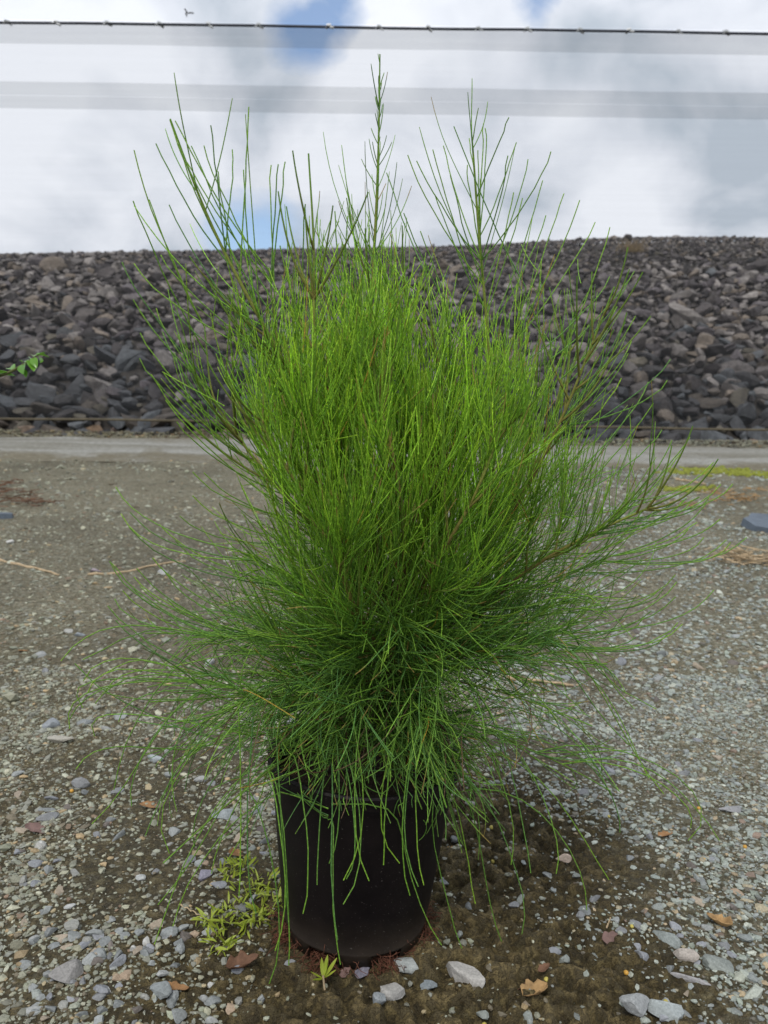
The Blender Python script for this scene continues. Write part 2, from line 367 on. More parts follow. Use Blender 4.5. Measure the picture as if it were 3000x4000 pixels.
def grid(xs, ys, zf):
    X, Y = np.meshgrid(xs, ys, indexing='ij'); Z = zf(X, Y)
    idx = np.arange(X.size).reshape(X.shape)
    q = np.stack([idx[:-1, :-1], idx[1:, :-1], idx[1:, 1:], idx[:-1, 1:]], -1).reshape(-1, 4)
    return np.stack([X, Y, Z], -1).reshape(-1, 3), q, X.ravel(), Y.ravel()
V, q, X, Y = grid(axis(-1.1, 1.2, 0.0065, -300, 300, 34), axis(0.8, 2.3, 0.0065, -60, 500, 40), gz)
gritv = np.clip(0.18 + 0.5 * (X > 0.35) * np.clip((X - 0.35) * 3, 0, 1) + 0.7 * np.clip((Y - 1.5) / 1.5, 0, 1) - 0.95 * mudmask(X, Y), -1, 0.85)
clod = np.clip((fbm(X * 46, Y * 70, 3, 23) - 0.45) * 5 + .3, 0, 1) * mudmask(X, Y)
ground = obj('ground', mesh('ground', V, q, {'grit': gritv, 'clod': clod}, True), M_GROUND); tag(ground, 'brown muddy ground strewn with grey gravel', kind='structure')
V, q, X, Y = grid(np.linspace(-16, 16, 321), np.linspace(6.25, 7.72, 14), lambda x, y: gz(x, y) + 0.006 + 0.01 * np.sin(np.pi * (y - 6.25) / 1.47))
edge = (np.abs(Y - 6.25) < 1e-6) | (np.abs(Y - 7.72) < 1e-6)
V[:, 1] += np.where(edge, 0.8 * (fbm(X * 2.3, Y * 3, 5, 4) - 0.47), 0); V[edge, 2] -= 0.01
efade = np.clip(1 - (Y - 6.25) / 0.75, 0, 1) ** 1.5 + np.clip((Y - 7.45) / 0.27, 0, 1)
road = obj('road', mesh('road', V, q, {'edge': efade}, True), M_ROAD); tag(road, 'pale compacted gravel track along the foot of the net wall', kind='structure')

# gravel stones
PAL = np.array([(0.27, 0.285, 0.28), (0.22, 0.235, 0.235), (0.34, 0.35, 0.34), (0.18, 0.185, 0.19), (0.30, 0.30, 0.275), (0.24, 0.25, 0.27), (0.30, 0.25, 0.19), (0.36, 0.27, 0.19), (0.15, 0.13, 0.115), (0.40, 0.40, 0.38), (0.25, 0.27, 0.25), (0.20, 0.14, 0.12)])
PALP = np.array([16, 14, 9, 11, 8, 10, 4, 2.2, 8, 2.5, 10, 2]); PALP = PALP / PALP.sum()
def scatter(n, y0, y1, wmul=0.54, woff=0.14):
    y = np.sqrt(rng.uniform(y0 * y0, y1 * y1, n)); x = rng.uniform(-1, 1, n) * (wmul * y + woff)
    return x, y
def keep_mask(x, y, strength=0.9):
    d = np.hypot(x - POT[0], y - POT[1])
    patch = fbm(x * 4.5, y * 4.5, 3, 50)
    pr = (1 - strength * np.clip(1.35 * mudmask(x, y), 0, 1)) * np.clip(0.5 + 2.4 * (patch - 0.36), 0.2, 1)
    pr = pr * np.where((x < 0.25) & (y > 1.9), np.clip(0.5 + 1.6 * (fbm(x * 2.2 + 7, y * 2.2, 3, 61) - 0.42), 0.2, 0.9), 1)
    return (d > 0.135) & (rng.random(len(x)) < pr)
xs, ys, rs = [], [], []
for n, y0, y1, med, sig in ((42000, 0.85, 2.3, 0.0045, 0.40), (38000, 0.85, 2.1, 0.0026, 0.3), (24000, 2.2, 4.4, 0.0070, 0.38), (3200, 0.85, 3.0, 0.0092, 0.25), (9000, 4.2, 6.3, 0.012, 0.35), (5000, 6.1, 7.75, 0.010, 0.35), (3500, 7.7, 8.45, 0.022, 0.4)):
    x, y = scatter(n, y0, y1); k = keep_mask(x, y); x, y = x[k], y[k]
    xs.append(x); ys.append(y); rs.append(med * np.exp(sig * rng.normal(size=len(x))))
xs, ys, rs = map(np.concatenate, (xs, ys, rs))
rs = np.clip(rs, 0.0018, 0.024)
cols = PAL[rng.choice(len(PAL), len(xs), p=PALP)] * rng.uniform(0.75, 1.2, (len(xs), 1)) * np.array([1.18, 1.2, 1.04])
cols = cols * np.where(xs[:, None] > 0.25, np.array([[.97, 1.0, 1.04]]), np.array([[1.03, 1.0, .92]]))
dusty = rng.random((len(xs), 1)) * np.clip(0.75 - 0.5 * (xs[:, None] > 0.3), 0, 1); cols = cols * (1 - dusty * .6) + np.array([[.115, .098, .06]]) * dusty * .6
cols = np.where((ys > 7.6)[:, None], cols * np.array([[.62, .56, .46]]), cols)
size_px = rs / ys
inview = (ys > 0.95) & (np.abs(xs) < 0.5 * ys)
order = np.argsort(-np.where(inview, size_px, 0)); bigi, resti = order[:290], order[290:]
VAR = [rock_shape(ICO1, 100 + i, 0.35, 4) for i in range(24)]
OCT = np.array([(1, 0, 0), (-1, 0, 0), (0, 1, 0), (0, -1, 0), (0, 0, 1), (0, 0, -1)], float)
OCTF = np.array([(0, 2, 4), (2, 1, 4), (1, 3, 4), (3, 0, 4), (2, 0, 5), (1, 2, 5), (3, 1, 5), (0, 3, 5)])
VAR8 = [OCT * np.random.default_rng(900 + i).uniform(.7, 1.25, (6, 1)) + np.random.default_rng(950 + i).normal(0, .22, (6, 3)) for i in range(24)]
def stones_joined(idx, VAR=VAR, ICO1=ICO1, ICO1F=ICO1F):
    n = len(idx); var = rng.integers(0, len(VAR), n); B = np.stack(VAR)[var]
    sc = rs[idx][:, None] * np.stack([rng.uniform(0.85, 1.35, n), rng.uniform(0.6, 1.0, n), rng.uniform(0.42, 0.75, n)], 1)
    P = B * sc[:, None, :]; P = np.einsum('nij,nkj->nki', rand_rot(n, 0.22), P)
    z = gz(xs[idx], ys[idx]) + sc[:, 2] * rng.uniform(-0.45, 0.4, n)
    P = P + np.stack([xs[idx], ys[idx], z], 1)[:, None, :]
    Fc = (ICO1F[None] + (np.arange(n) * len(ICO1))[:, None, None]).reshape(-1, 3)
    return P.reshape(-1, 3), Fc, np.repeat(cols[idx], len(ICO1), 0)
sml = rs[resti] / ys[resti] < 0.0026
V, f_, c_ = stones_joined(resti[~sml]); V8, f8, c8 = stones_joined(resti[sml], VAR8, OCT, OCTF)
f_ = np.concatenate([f_, f8 + len(V)]); V = np.concatenate([V, V8]); c_ = np.concatenate([c_, c8])
gv = obj('gravel', mesh('gravel', V, f_, {'col': c_}), M_GRAVEL, ground); tag(gv, kind='stuff')
VAR2 = [rock_shape(ICO2, 300 + i, 0.10, 10, 0.32, 0.7) for i in range(40)]
pool = []
for i in range(40):
    c0 = PAL[rng.choice(len(PAL), p=PALP)] * rng.uniform(0.8, 1.15)
    me = mesh('stone', VAR2[i], ICO2F, {'col': np.repeat(c0[None], len(ICO2), 0) * rng.uniform(0.94, 1.06, (len(ICO2), 1))}); me.materials.append(M_GRAVEL); pool.append(me)
for i in bigi:
    o = bpy.data.objects.new('stone', pool[rng.integers(40)]); COL.objects.link(o); o.parent = ground
    s = rs[i] * 1.15
    o.scale = (s * rng.uniform(0.9, 1.3), s * rng.uniform(0.7, 1.0), s * rng.uniform(0.45, 0.75)); o.rotation_euler = (rng.normal(0, .2), rng.normal(0, .2), rng.uniform(0, 6.28))
    o.location = (xs[i], ys[i], float(gz(xs[i], ys[i])) + o.scale[2] * rng.uniform(-0.35, 0.3))

# ------------------------------------------------------------------ rock embankment behind the net
EB = 8.45; SL = math.tan(R(33))
def crest(x):
    return 3.33 + 0.045 * np.clip(x, -9, 9) + 0.16 / (1 + np.exp(-(x - 2.6) * 1.6)) - 0.012 * np.clip(x - 4.5, 0, 9) ** 2
def ez(x, y):
    base = gz_base(8.4)
    h = (y - EB) * SL; c = crest(x)
    k = 0.35; hs = -k * np.log(np.exp(-h / k) + np.exp(-c / k))     # rounded crest
    return base - 0.05 + np.maximum(hs, -0.3)
V, q, X, Y = grid(np.linspace(-22, 22, 150), np.concatenate([np.linspace(EB - 0.4, 16, 60), np.linspace(16.5, 40, 12)]), lambda x, y: ez(x, y) - 0.06 + 0.12 * (fbm(x * 2.5, y * 2.5, 3, 3) - 0.47))
emb = obj('embankment', mesh('embankment', V, q, None, True), M_SLOPE); tag(emb, 'rock-faced embankment rising behind the net wall', kind='structure')
rx, ry, rr_ = [], [], []
y = EB - 0.12
while y < 15.2:
    hfrac = np.clip((y - EB) / 5.2, 0, 1)
    step = 0.185 - 0.080 * min(1, hfrac * 1.6)
    x = -0.62 * y - 1.2
    while x < 0.62 * y + 1.2:
        rx.append(x + rng.normal(0, 0.25) * step); ry.append(y + rng.normal(0, 0.2) * step); rr_.append(step * 0.5 * math.exp(0.42 * rng.normal()))
        x += step * rng.uniform(0.7, 1.15)
    y += step * 0.72
rx, ry, rr_ = map(np.array, (rx, ry, rr_)); rr_ = rr_ * np.where(ry > 12.6, .62, 1) * np.where(ry > 13.3, .7, 1); rr_ = np.clip(rr_, 0.03, 0.20)
extra = 60                                         # some boulders near the foot
ex = rng.uniform(-6, 6, extra); ey = EB + rng.uniform(0.0, 1.7, extra) ; er = rng.uniform(0.12, 0.20, extra)
rx = np.concatenate([rx, ex]); ry = np.concatenate([ry, ey]); rr_ = np.concatenate([rr_, er])
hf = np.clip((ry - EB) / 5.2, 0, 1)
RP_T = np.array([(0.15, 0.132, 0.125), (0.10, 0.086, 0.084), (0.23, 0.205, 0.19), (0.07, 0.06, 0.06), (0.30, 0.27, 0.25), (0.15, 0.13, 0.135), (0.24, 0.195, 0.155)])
RP_B = np.array([(0.062, 0.064, 0.068), (0.045, 0.043, 0.044), (0.09, 0.096, 0.102), (0.036, 0.031, 0.03), (0.12, 0.105, 0.08), (0.07, 0.072, 0.076), (0.10, 0.083, 0.068)])  # lower rocks: bluish grey, their weaker light painted in as darker colour
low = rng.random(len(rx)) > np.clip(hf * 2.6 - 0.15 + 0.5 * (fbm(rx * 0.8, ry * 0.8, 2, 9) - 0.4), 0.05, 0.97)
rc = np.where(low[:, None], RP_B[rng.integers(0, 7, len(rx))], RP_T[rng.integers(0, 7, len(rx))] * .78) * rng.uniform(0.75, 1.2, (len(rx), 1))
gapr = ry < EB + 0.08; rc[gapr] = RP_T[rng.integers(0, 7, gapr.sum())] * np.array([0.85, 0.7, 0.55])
RVAR = [rock_shape(ICO2, 700 + i, 0.16, 11, 0.32, 0.7) for i in range(30)]
def place_rock(i):
    s = rr_[i]; return np.array([s * rng.uniform(1.0, 1.7), s * rng.uniform(0.75, 1.1), s * rng.uniform(0.5, 0.9)])
iv = (np.abs(rx) < 0.5 * ry + 0.1)
order = np.argsort(-np.where(iv, rr_ / ry, 0)); bigr, restr = order[:295], order[295:]
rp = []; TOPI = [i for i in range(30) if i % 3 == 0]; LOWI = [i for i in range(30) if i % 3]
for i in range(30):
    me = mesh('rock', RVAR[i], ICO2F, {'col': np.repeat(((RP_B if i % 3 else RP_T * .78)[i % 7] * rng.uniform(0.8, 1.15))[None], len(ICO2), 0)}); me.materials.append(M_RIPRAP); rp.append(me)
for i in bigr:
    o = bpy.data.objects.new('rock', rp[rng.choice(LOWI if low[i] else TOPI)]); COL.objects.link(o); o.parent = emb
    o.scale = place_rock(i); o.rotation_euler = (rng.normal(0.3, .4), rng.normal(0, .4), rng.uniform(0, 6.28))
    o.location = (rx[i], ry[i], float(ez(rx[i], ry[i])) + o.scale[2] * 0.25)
n = len(restr); B = np.stack(RVAR)[rng.integers(0, 30, n)]
sc = np.stack([place_rock(i) for i in restr]); P = B * sc[:, None, :]
P = np.einsum('nij,nkj->nki', rand_rot(n, 0.5), P) + np.stack([rx[restr], ry[restr], ez(rx[restr], ry[restr]) + 0.25 * sc[:, 2]], 1)[:, None, :]
Fc = (ICO2F[None] + (np.arange(n) * len(ICO2))[:, None, None]).reshape(-1, 3)
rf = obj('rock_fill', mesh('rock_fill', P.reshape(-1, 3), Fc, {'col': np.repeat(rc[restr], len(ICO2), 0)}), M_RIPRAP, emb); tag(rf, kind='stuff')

def blade_mesh(name, n, h, spread, w, seed, lean=0.5):
    r = np.random.default_rng(seed); K = 6
    a = r.uniform(0, 6.28, n); d0 = norm(np.stack([np.cos(a) * lean * r.random(n), np.sin(a) * lean * r.random(n), np.ones(n)], 1))
    p = np.stack([r.normal(0, spread, n), r.normal(0, spread, n), np.zeros(n)], 1); Ln = h * r.uniform(0.5, 1, n); P = [p]
    for k in range(K - 1):
        d0 = norm(d0 + np.stack([np.cos(a), np.sin(a), -0.6 + 0 * a], 1) * 0.12); p = p + d0 * (Ln / (K - 1))[:, None]; P.append(p)
    V, q = tubes(np.stack(P, 1), np.linspace(1, 0.25, K)[None] * w * np.ones((n, 1)), 3); return mesh(name, V, q, None, True)
gp = at_y(2470, 985, 13.2); gzv = float(ez(gp[0], 13.2))
dg = obj('dry_grass_tuft', blade_mesh('dry_grass_tuft', 160, 0.30, 0.09, 0.004, 5), mat_plain('dry_grass', (0.28, 0.21, 0.12), 0.9, 0.2, 9), None)
dg.location = (gp[0], 13.2, gzv); tag(dg, 'tuft of dry straw-coloured grass among rocks near the embankment crest', 'grass tuft')

# ------------------------------------------------------------------ shade net wall and roof
WY = 8.0
TOP = at_y(1500, 108, WY)[2]; BOT = at_y(1500, 1655, WY)[2]
def zrow(v): return at_y(1500, v, WY)[2]
wall = empty('shade_net_wall', (0, WY, float(gz_base(WY)))); wz = wall.location.z
tag(wall, 'tall translucent shade cloth wall clipped to a wire in front of the rocks', 'net wall')
def sheet(name, z0, z1, y, mat, par, nx=120, nz=24, amp=0.012, seed=0, wavy=0.0):
    xs_ = np.linspace(-14, 14, nx); zs = np.linspace(z0, z1, nz); Xg, Zg = np.meshgrid(xs_, zs, indexing='ij')
    Yg = y + amp * (fbm(Xg * 0.9, Zg * 1.4, 3, seed) - 0.47) * 2
    idx = np.arange(Xg.size).reshape(Xg.shape); q = np.stack([idx[:-1, :-1], idx[1:, :-1], idx[1:, 1:], idx[:-1, 1:]], -1).reshape(-1, 4)
    Zg = Zg + wavy * (fbm(Xg * 0.55, Xg * 0, 4, 12) - 0.47) * 2
    V = np.stack([Xg, Yg, Zg], -1).reshape(-1, 3)
    return obj(name, mesh(name, V, q, None, True), mat, par)
sheet('net_panel', BOT - wz, TOP - wz, 0, M_NET, wall)
sheet('hem_band', zrow(186) - wz, TOP - wz, 0.03, M_NETBAND, wall, nz=4, wavy=.015)
sheet('seam_band', zrow(440) - wz, zrow(389.6) - wz, 0.03, M_NETBAND, wall, nz=4, wavy=.012)
sheet('seam_band', zrow(388) - wz, zrow(335) - wz, 0.03, M_NETBAND, wall, nz=4, wavy=.012)
def wire(name, z, r, mat, par, sag=0.01, y=0.0, x0=-14, x1=14, n=80, S_=6, seed=3):
    x = np.linspace(x0, x1, n); P = np.stack([x, np.full(n, y), z + sag * (fbm(x * 0.8, x * 0, 2, seed) - 0.4)], 1)
    V, q = tubes(P[None], np.full((1, n), r), S_); return obj(name, mesh(name, V, q, None, True), mat, par)
wire('top_wire', TOP - wz, 0.0125, M_WIRE, wall, 0.02)
wire('bottom_rail', BOT - wz, 0.013, M_HEM, wall, 0.03, 0.0)
# each clip: a folded saddle over the wire with two small wings
cv = []; cq = []
def box(cx, cy, cz, sx, sy, sz, tilt=0):
    b = np.array([[i, j, k] for i in (-1, 1) for j in (-1, 1) for k in (-1, 1)], float) * 0.5 * np.array([sx, sy, sz])
    c, s = math.cos(tilt), math.sin(tilt); b = b @ np.array([[c, 0, s], [0, 1, 0], [-s, 0, c]]); b += (cx, cy, cz)
    o = len(cv) * 8; cv.append(b); cq.append(np.array([[0, 1, 3, 2], [4, 6, 7, 5], [0, 4, 5, 1], [2, 3, 7, 6], [0, 2, 6, 4], [1, 5, 7, 3]]) + o)
box(0, 0, 0.014, 0.05, 0.05, 0.022); box(0.033, 0, -0.014, 0.055, 0.03, 0.012, -0.35); box(-0.03, 0, -0.008, 0.03, 0.03, 0.012, 0.4)
clip_me = mesh('clip', np.concatenate(cv), np.concatenate(cq)); clip_me.materials.append(M_CLIP)
for u in (28, 220, 418, 622, 815, 1010, 1285, 1480, 1672, 1868, 2060, 2265, 2458, 2650, 2835):
    p_ = at_y(u, 108, WY); o = bpy.data.objects.new('clip', clip_me); COL.objects.link(o); o.parent = wall
    o.location = (p_[0], 0, TOP - wz); o.rotation_euler = (rng.normal(0, .2), rng.normal(0, .12), rng.normal(0, .25)); o.scale = (.8, .8, .75)
roof = empty('shade_net_roof', (0, WY, TOP)); tag(roof, 'pale shade cloth roof stretched overhead from the wall wire', 'net roof')
nx, ny = 60, 40; Xg, Yg = np.meshgrid(np.linspace(-14, 14, nx), np.linspace(-0.02, -15, ny), indexing='ij')
Zg = 0.02 + 0.0 * Yg + 0.05 * (1 - np.cos(Yg * 0.9)) * 0.5
idx = np.arange(Xg.size).reshape(Xg.shape); q = np.stack([idx[:-1, :-1], idx[1:, :-1], idx[1:, 1:], idx[:-1, 1:]], -1).reshape(-1, 4)
obj('net_sheet', mesh('net_sheet', np.stack([Xg, Yg, Zg], -1).reshape(-1, 3), q, None, True), M_NETROOF, roof)
for y_ in (-4, -8, -12):
    x = np.linspace(-14, 14, 30); P = np.stack([x, np.full(30, float(y_)), np.full(30, 0.02 + 0.05 * (1 - math.cos(y_ * 0.9)) * 0.5 - 0.012)], 1)
    V, q = tubes(P[None], np.full((1, 30), 0.006), 5); obj('support_wire', mesh('support_wire', V, q, None, True), M_WIRE, roof)

# ------------------------------------------------------------------ pot
pot = empty('plant_pot', (POT[0], POT[1], 0.0)); pot.rotation_euler = (0, R(2.6), 0)
tag(pot, 'black plastic nursery pot with notched base standing on the mud', 'pot')
HP, RB, RT = 0.289, 0.113, 0.148
SEG = 72; zs = [0.0, 0.022, 0.026, 0.06, 0.12, 0.18, 0.24, 0.262, HP]
def prof(z): return RB + (RT - RB) * (z / HP) ** 0.85
notch = set()
for ang in (-112, -62, -10, 42, 95, 150, 200):                     # drainage notches, two of them facing the camera
    for k in range(SEG):
        if abs((math.degrees(2 * math.pi * (k + 0.5) / SEG) - ang + 180) % 360 - 180) < 11: notch.add(k)
V = []; q = []
for z in zs:
    for k in range(SEG):
        a_ = 2 * math.pi * k / SEG; r_ = prof(z); V.append((r_ * math.cos(a_), r_ * math.sin(a_), z))
for i in range(len(zs) - 1):
    for k in range(SEG):
        if i == 0 and k in notch: continue
        k2 = (k + 1) % SEG; q.append((i * SEG + k, i * SEG + k2, (i + 1) * SEG + k2, (i + 1) * SEG + k))
c0 = len(V); V += [(0.9 * RB * math.cos(2 * math.pi * k / SEG), 0.9 * RB * math.sin(2 * math.pi * k / SEG), 0.03) for k in range(SEG)]
for k in range(SEG):
    k2 = (k + 1) % SEG; q.append((2 * SEG + k, 2 * SEG + k2, c0 + k2, c0 + k))
body = obj('pot_body', mesh('pot_body', V, np.array(q), None, True), M_POT, pot)
sm = body.modifiers.new('wall', 'SOLIDIFY'); sm.thickness = 0.003; sm.offset = -1
def ring(prof_pts, mat, name, par, seg=72):
    V = []; q = []; n = len(prof_pts)
    for k in range(seg):
        a_ = 2 * math.pi * k / seg
        for (r_, z) in prof_pts: V.append((r_ * math.cos(a_), r_ * math.sin(a_), z))
    for k in range(seg):
        k2 = (k + 1) % seg
        for j in range(n): q.append((k * n + j, k2 * n + j, k2 * n + (j + 1) % n, k * n + (j + 1) % n))
    return obj(name, mesh(name, V, np.array(q), None, False), mat, par)
ring([(RT + 0.0005, HP - 0.016), (RT + 0.0055, HP - 0.015), (RT + 0.006, HP + 0.002), (RT + 0.003, HP + 0.005), (RT - 0.004, HP + 0.004), (RT - 0.004, HP - 0.01)], M_POT, 'rim', pot)
xs_ = np.linspace(-1, 1, 60); Xg, Yg = np.meshgrid(xs_, xs_, indexing='ij'); dd = np.maximum(np.abs(Xg), np.abs(Yg)); hh = np.hypot(Xg, Yg) + 1e-9
Xs, Ys = Xg * dd / hh * (prof(0.25) - 0.0035), Yg * dd / hh * (prof(0.25) - 0.0035)
idx = np.arange(Xs.size).reshape(Xs.shape); q = np.stack([idx[:-1, :-1], idx[1:, :-1], idx[1:, 1:], idx[:-1, 1:]], -1).reshape(-1, 4)
obj('potting_mix', mesh('potting_mix', np.stack([Xs, Ys, 0.25 + 0.014 * (fbm(Xs * 60, Ys * 60, 3, 2) - 0.47)], -1).reshape(-1, 3), q, None, True), M_SOIL, pot)

# ------------------------------------------------------------------ the she-oak sapling
plant = empty('sheoak_sapling', (POT[0] + 0.012, POT[1], 0.25)); OFF = np.array(plant.location)
tag(plant, 'bushy bright green she-oak sapling with thread-like drooping branchlets growing in the pot', 'sapling')
UP = np.array([0, 0, 1.0])
def px(u, v, dy): return at_y(u, v, D + dy)
base = np.array([POT[0] + 0.012, D, 0.245])
T0 = px(1565, 2420, -0.01)
trunk_c = [base, px(1470, 2800, 0), px(1530, 2600, 0), T0]
fork = px(1510, 2680, 0.0)
LEAD = {
 'A': [T0, px(1480, 2180, -.04), px(1400, 1960, -.07), px(1290, 1740, -.09), px(1130, 1450, -.10), px(985, 1190, -.11), px(850, 930, -.11), px(760, 720, -.11), px(665, 465, -.11)],
 'B': [T0, px(1540, 2100, .06), px(1490, 1750, .12), px(1440, 1450, .15), px(1455, 1100, .16), px(1470, 800, .17), px(1480, 500, .17), px(1484, 212, .17)],
 'C': [fork, px(1720, 2560, .02), px(1860, 2400, .03), px(1900, 2150, .03), px(1920, 1900, .03), px(1925, 1600, .04), px(1905, 1300, .04), px(1870, 900, .04), px(1850, 620, .04), px(1842, 520, .04)],
 'D': [T0, px(1640, 2150, -.06), px(1690, 1950, -.1), px(1700, 1700, -.11), px(1715, 1400, -.11), px(1735, 1180, -.11)],
 'E': [T0, px(1615, 2050, -.03), px(1640, 1750, -.05), px(1600, 1350, -.05), px(1590, 1080, -.05)],
 'F': [px(1480, 2180, -.04), px(1340, 1950, -.14), px(1270, 1700, -.17), px(1230, 1350, -.17), px(1225, 950, -.15), px(1205, 600, -.14)],
 'G': [px(1900, 2150, .03), px(2060, 1900, .0), px(2200, 1620, -.02), px(2310, 1350, -.03), px(2400, 1120, -.03)],
 'H': [px(1860, 2400, .03), px(2060, 2230, -.03), px(2300, 2090, -.05), px(2520, 1990, -.06), px(2700, 1905, -.06)],
 'I': [px(1480, 2180, -.04), px(1230, 2050, -.08), px(1040, 1850, -.10), px(870, 1620, -.10), px(740, 1420, -.10)],
 'J': [T0, px(1420, 2150, .12), px(1200, 1850, .2), px(1080, 1550, .24), px(1040, 1280, .26)],
 'K': [px(1530, 2600, 0), px(1420, 2430, -.16), px(1320, 2220, -.24), px(1260, 2010, -.27)],
 'M': [px(1900, 2150, .03), px(2080, 1850, .14), px(2180, 1550, .18), px(2230, 1250, .2)],
 'N': [T0, px(1700, 2200, -.16), px(1830, 1980, -.2), px(1930, 1750, -.2), px(1990, 1520, -.2)],
 'O': [T0, px(1380, 2150, -.15), px(1190, 1930, -.2), px(1060, 1730, -.21), px(970, 1540, -.21)],
 'Q': [T0, px(1580, 2100, -.16), px(1540, 1800, -.2), px(1480, 1550, -.2), px(1440, 1320, -.2)],
}
GREENS_Y = np.array([(0.235, 0.47, 0.03), (0.29, 0.52, 0.036), (0.19, 0.41, 0.03)])
GREENS_O = np.array([(0.13, 0.285, 0.042), (0.095, 0.225, 0.04), (0.16, 0.33, 0.048), (0.10, 0.25, 0.062)])
KB = 10
acc_P, acc_r, acc_c, acc_L, acc_top = [], [], [], [], []
def grow(p0, d0, Ln, trop, k, wob=0.05, curl=None):
    n = len(p0); d = d0.copy(); p = p0.copy(); P = [p]; st = (Ln / (KB - 1))[:, None]
    w = rng.normal(size=(n, 3)) * wob
    cv_ = rng.normal(size=(n, 3)) * (0 if curl is None else curl); flip = rng.choice([1.0, 1.0, -1.0], n)[:, None]; brk = rng.integers(3, 7, n)[:, None]
    for i in range(KB - 1):
        w = 0.7 * w + rng.normal(size=(n, 3)) * wob * 0.6
        d = norm(d + trop * (k / (KB - 1))[:, None] + w * 0.35 + cv_ * np.where(i < brk, 1, flip)); p = p + d * st; P.append(p)
    return np.stack(P, 1)
def branchlets(p0, d0, Ln, trop, k, young, wob=0.05, r0=0.00086, top=0, curl=None, fork=True):
    P = grow(p0, d0, Ln, trop, k, wob, curl); n = len(p0)
    s = np.linspace(0, 1, KB)
    r = r0 * rng.uniform(0.85, 1.12, (n, 1)) * (1.0 - 0.22 * s)[None]; r[:, -1] *= 0.75
    zt, xt = P[:, KB // 2, 2], P[:, KB // 2, 0] - POT[0] - 0.03      # fresh growth fills the upper middle, older wood the skirt
    fresh = np.clip((zt - 0.50) / 0.28, 0, 1) * np.exp(-(np.maximum(np.abs(xt) - 0.10, 0) / 0.20) ** 2) * np.clip((1.22 - zt) / 0.15, 0, 1)
    young = np.clip(young * 0.45 + 0.75 * fresh + rng.normal(0, .10, n), 0, 1.15)
    cy = GREENS_Y[rng.integers(0, 3, n)]; co = GREENS_O[rng.integers(0, 4, n)]
    c = co + (cy - co) * young[:, None]; c = c * np.exp(rng.normal(0, 0.22, (n, 1)))
    tip = np.clip((s - 0.55) / 0.45, 0, 1)[None, :, None]
    tipc = c * np.array([1.35, 1.22, 1.1])
    cc = c[:, None, :] * (1 - tip) + tipc[:, None, :] * tip
    brn = (rng.random(n) < 0.10) & (tip[0, -1, 0] > 0); cc[brn, -2:] = np.array([0.34, 0.26, 0.07])
    old = (rng.random(n) < 0.05) & (zt < 0.42); cc[old] = np.array([0.17, 0.11, 0.06]) * np.ones((1, KB, 1))
    dead = rng.random(n) < 0.008
    cc[dead] = np.array([0.42, 0.30, 0.04]) * np.ones((1, KB, 1))
    acc_P.append(P); acc_r.append(r); acc_c.append(cc); acc_L.append(Ln); acc_top.append(np.full(n, top))
    if fork:                                      # finer side twigs from the lower half of the longer ones
        f = np.flatnonzero((rng.random(n) < 0.30) & (Ln > 0.08))
        if len(f):
            j = rng.integers(2, 6, len(f)); T = norm(P[f, j + 1] - P[f, j]); a = R(24) + rng.normal(0, R(7), len(f))
            d1 = norm(np.cos(a)[:, None] * T + np.sin(a)[:, None] * perp(T, rng.uniform(0, 6.28, len(f))))
            branchlets(P[f, j], d1, Ln[f] * rng.uniform(.35, .7, len(f)), trop[f], k[f] * .8, young[f], wob, r0 * .9, min(top, 1), curl, False)
def perp(T, phi):
    ref = np.where(np.abs(T[:, 2:3]) > 0.9, np.array([[1., 0, 0]]), np.array([[0, 0, 1.]]))
    n1 = norm(np.cross(T, ref)); n2 = np.cross(T, n1)
    return np.cos(phi)[:, None] * n1 + np.sin(phi)[:, None] * n2
def on_axis(P, t):
    K = len(P); f = t * (K - 1); i = np.clip(f.astype(int), 0, K - 2); w = (f - i)[:, None]
    return P[i] * (1 - w) + P[i + 1] * w, norm(P[i + 1] - P[i])
BROWN = np.array([0.115, 0.062, 0.036]); OLIVE = np.array([0.22, 0.20, 0.05]); GRN = np.array([0.12, 0.25, 0.03])
def axis_object(name, P, r0, r1, c0, c1, cm=None, S_=7):
    n = len(P); s = np.linspace(0, 1, n)
    V, q = tubes((P - OFF)[None], (r0 + (r1 - r0) * s ** 0.8)[None], S_)
    if cm is None: c = c0 + (c1 - c0) * s[:, None]
    else: c = np.where(s[:, None] < 0.5, c0 + (cm - c0) * (s[:, None] * 2), cm + (c1 - cm) * (s[:, None] * 2 - 1))
    return obj(name, mesh(name, V, q, {'col': np.repeat(c, S_, 0)}, True), M_BARK, plant)
tp = spline(trunk_c, 16); axis_object('trunk', tp, 0.0085, 0.0065, BROWN * 0.8, BROWN)
lead_paths = {}
branch_axes = []                                   # (path, kind)
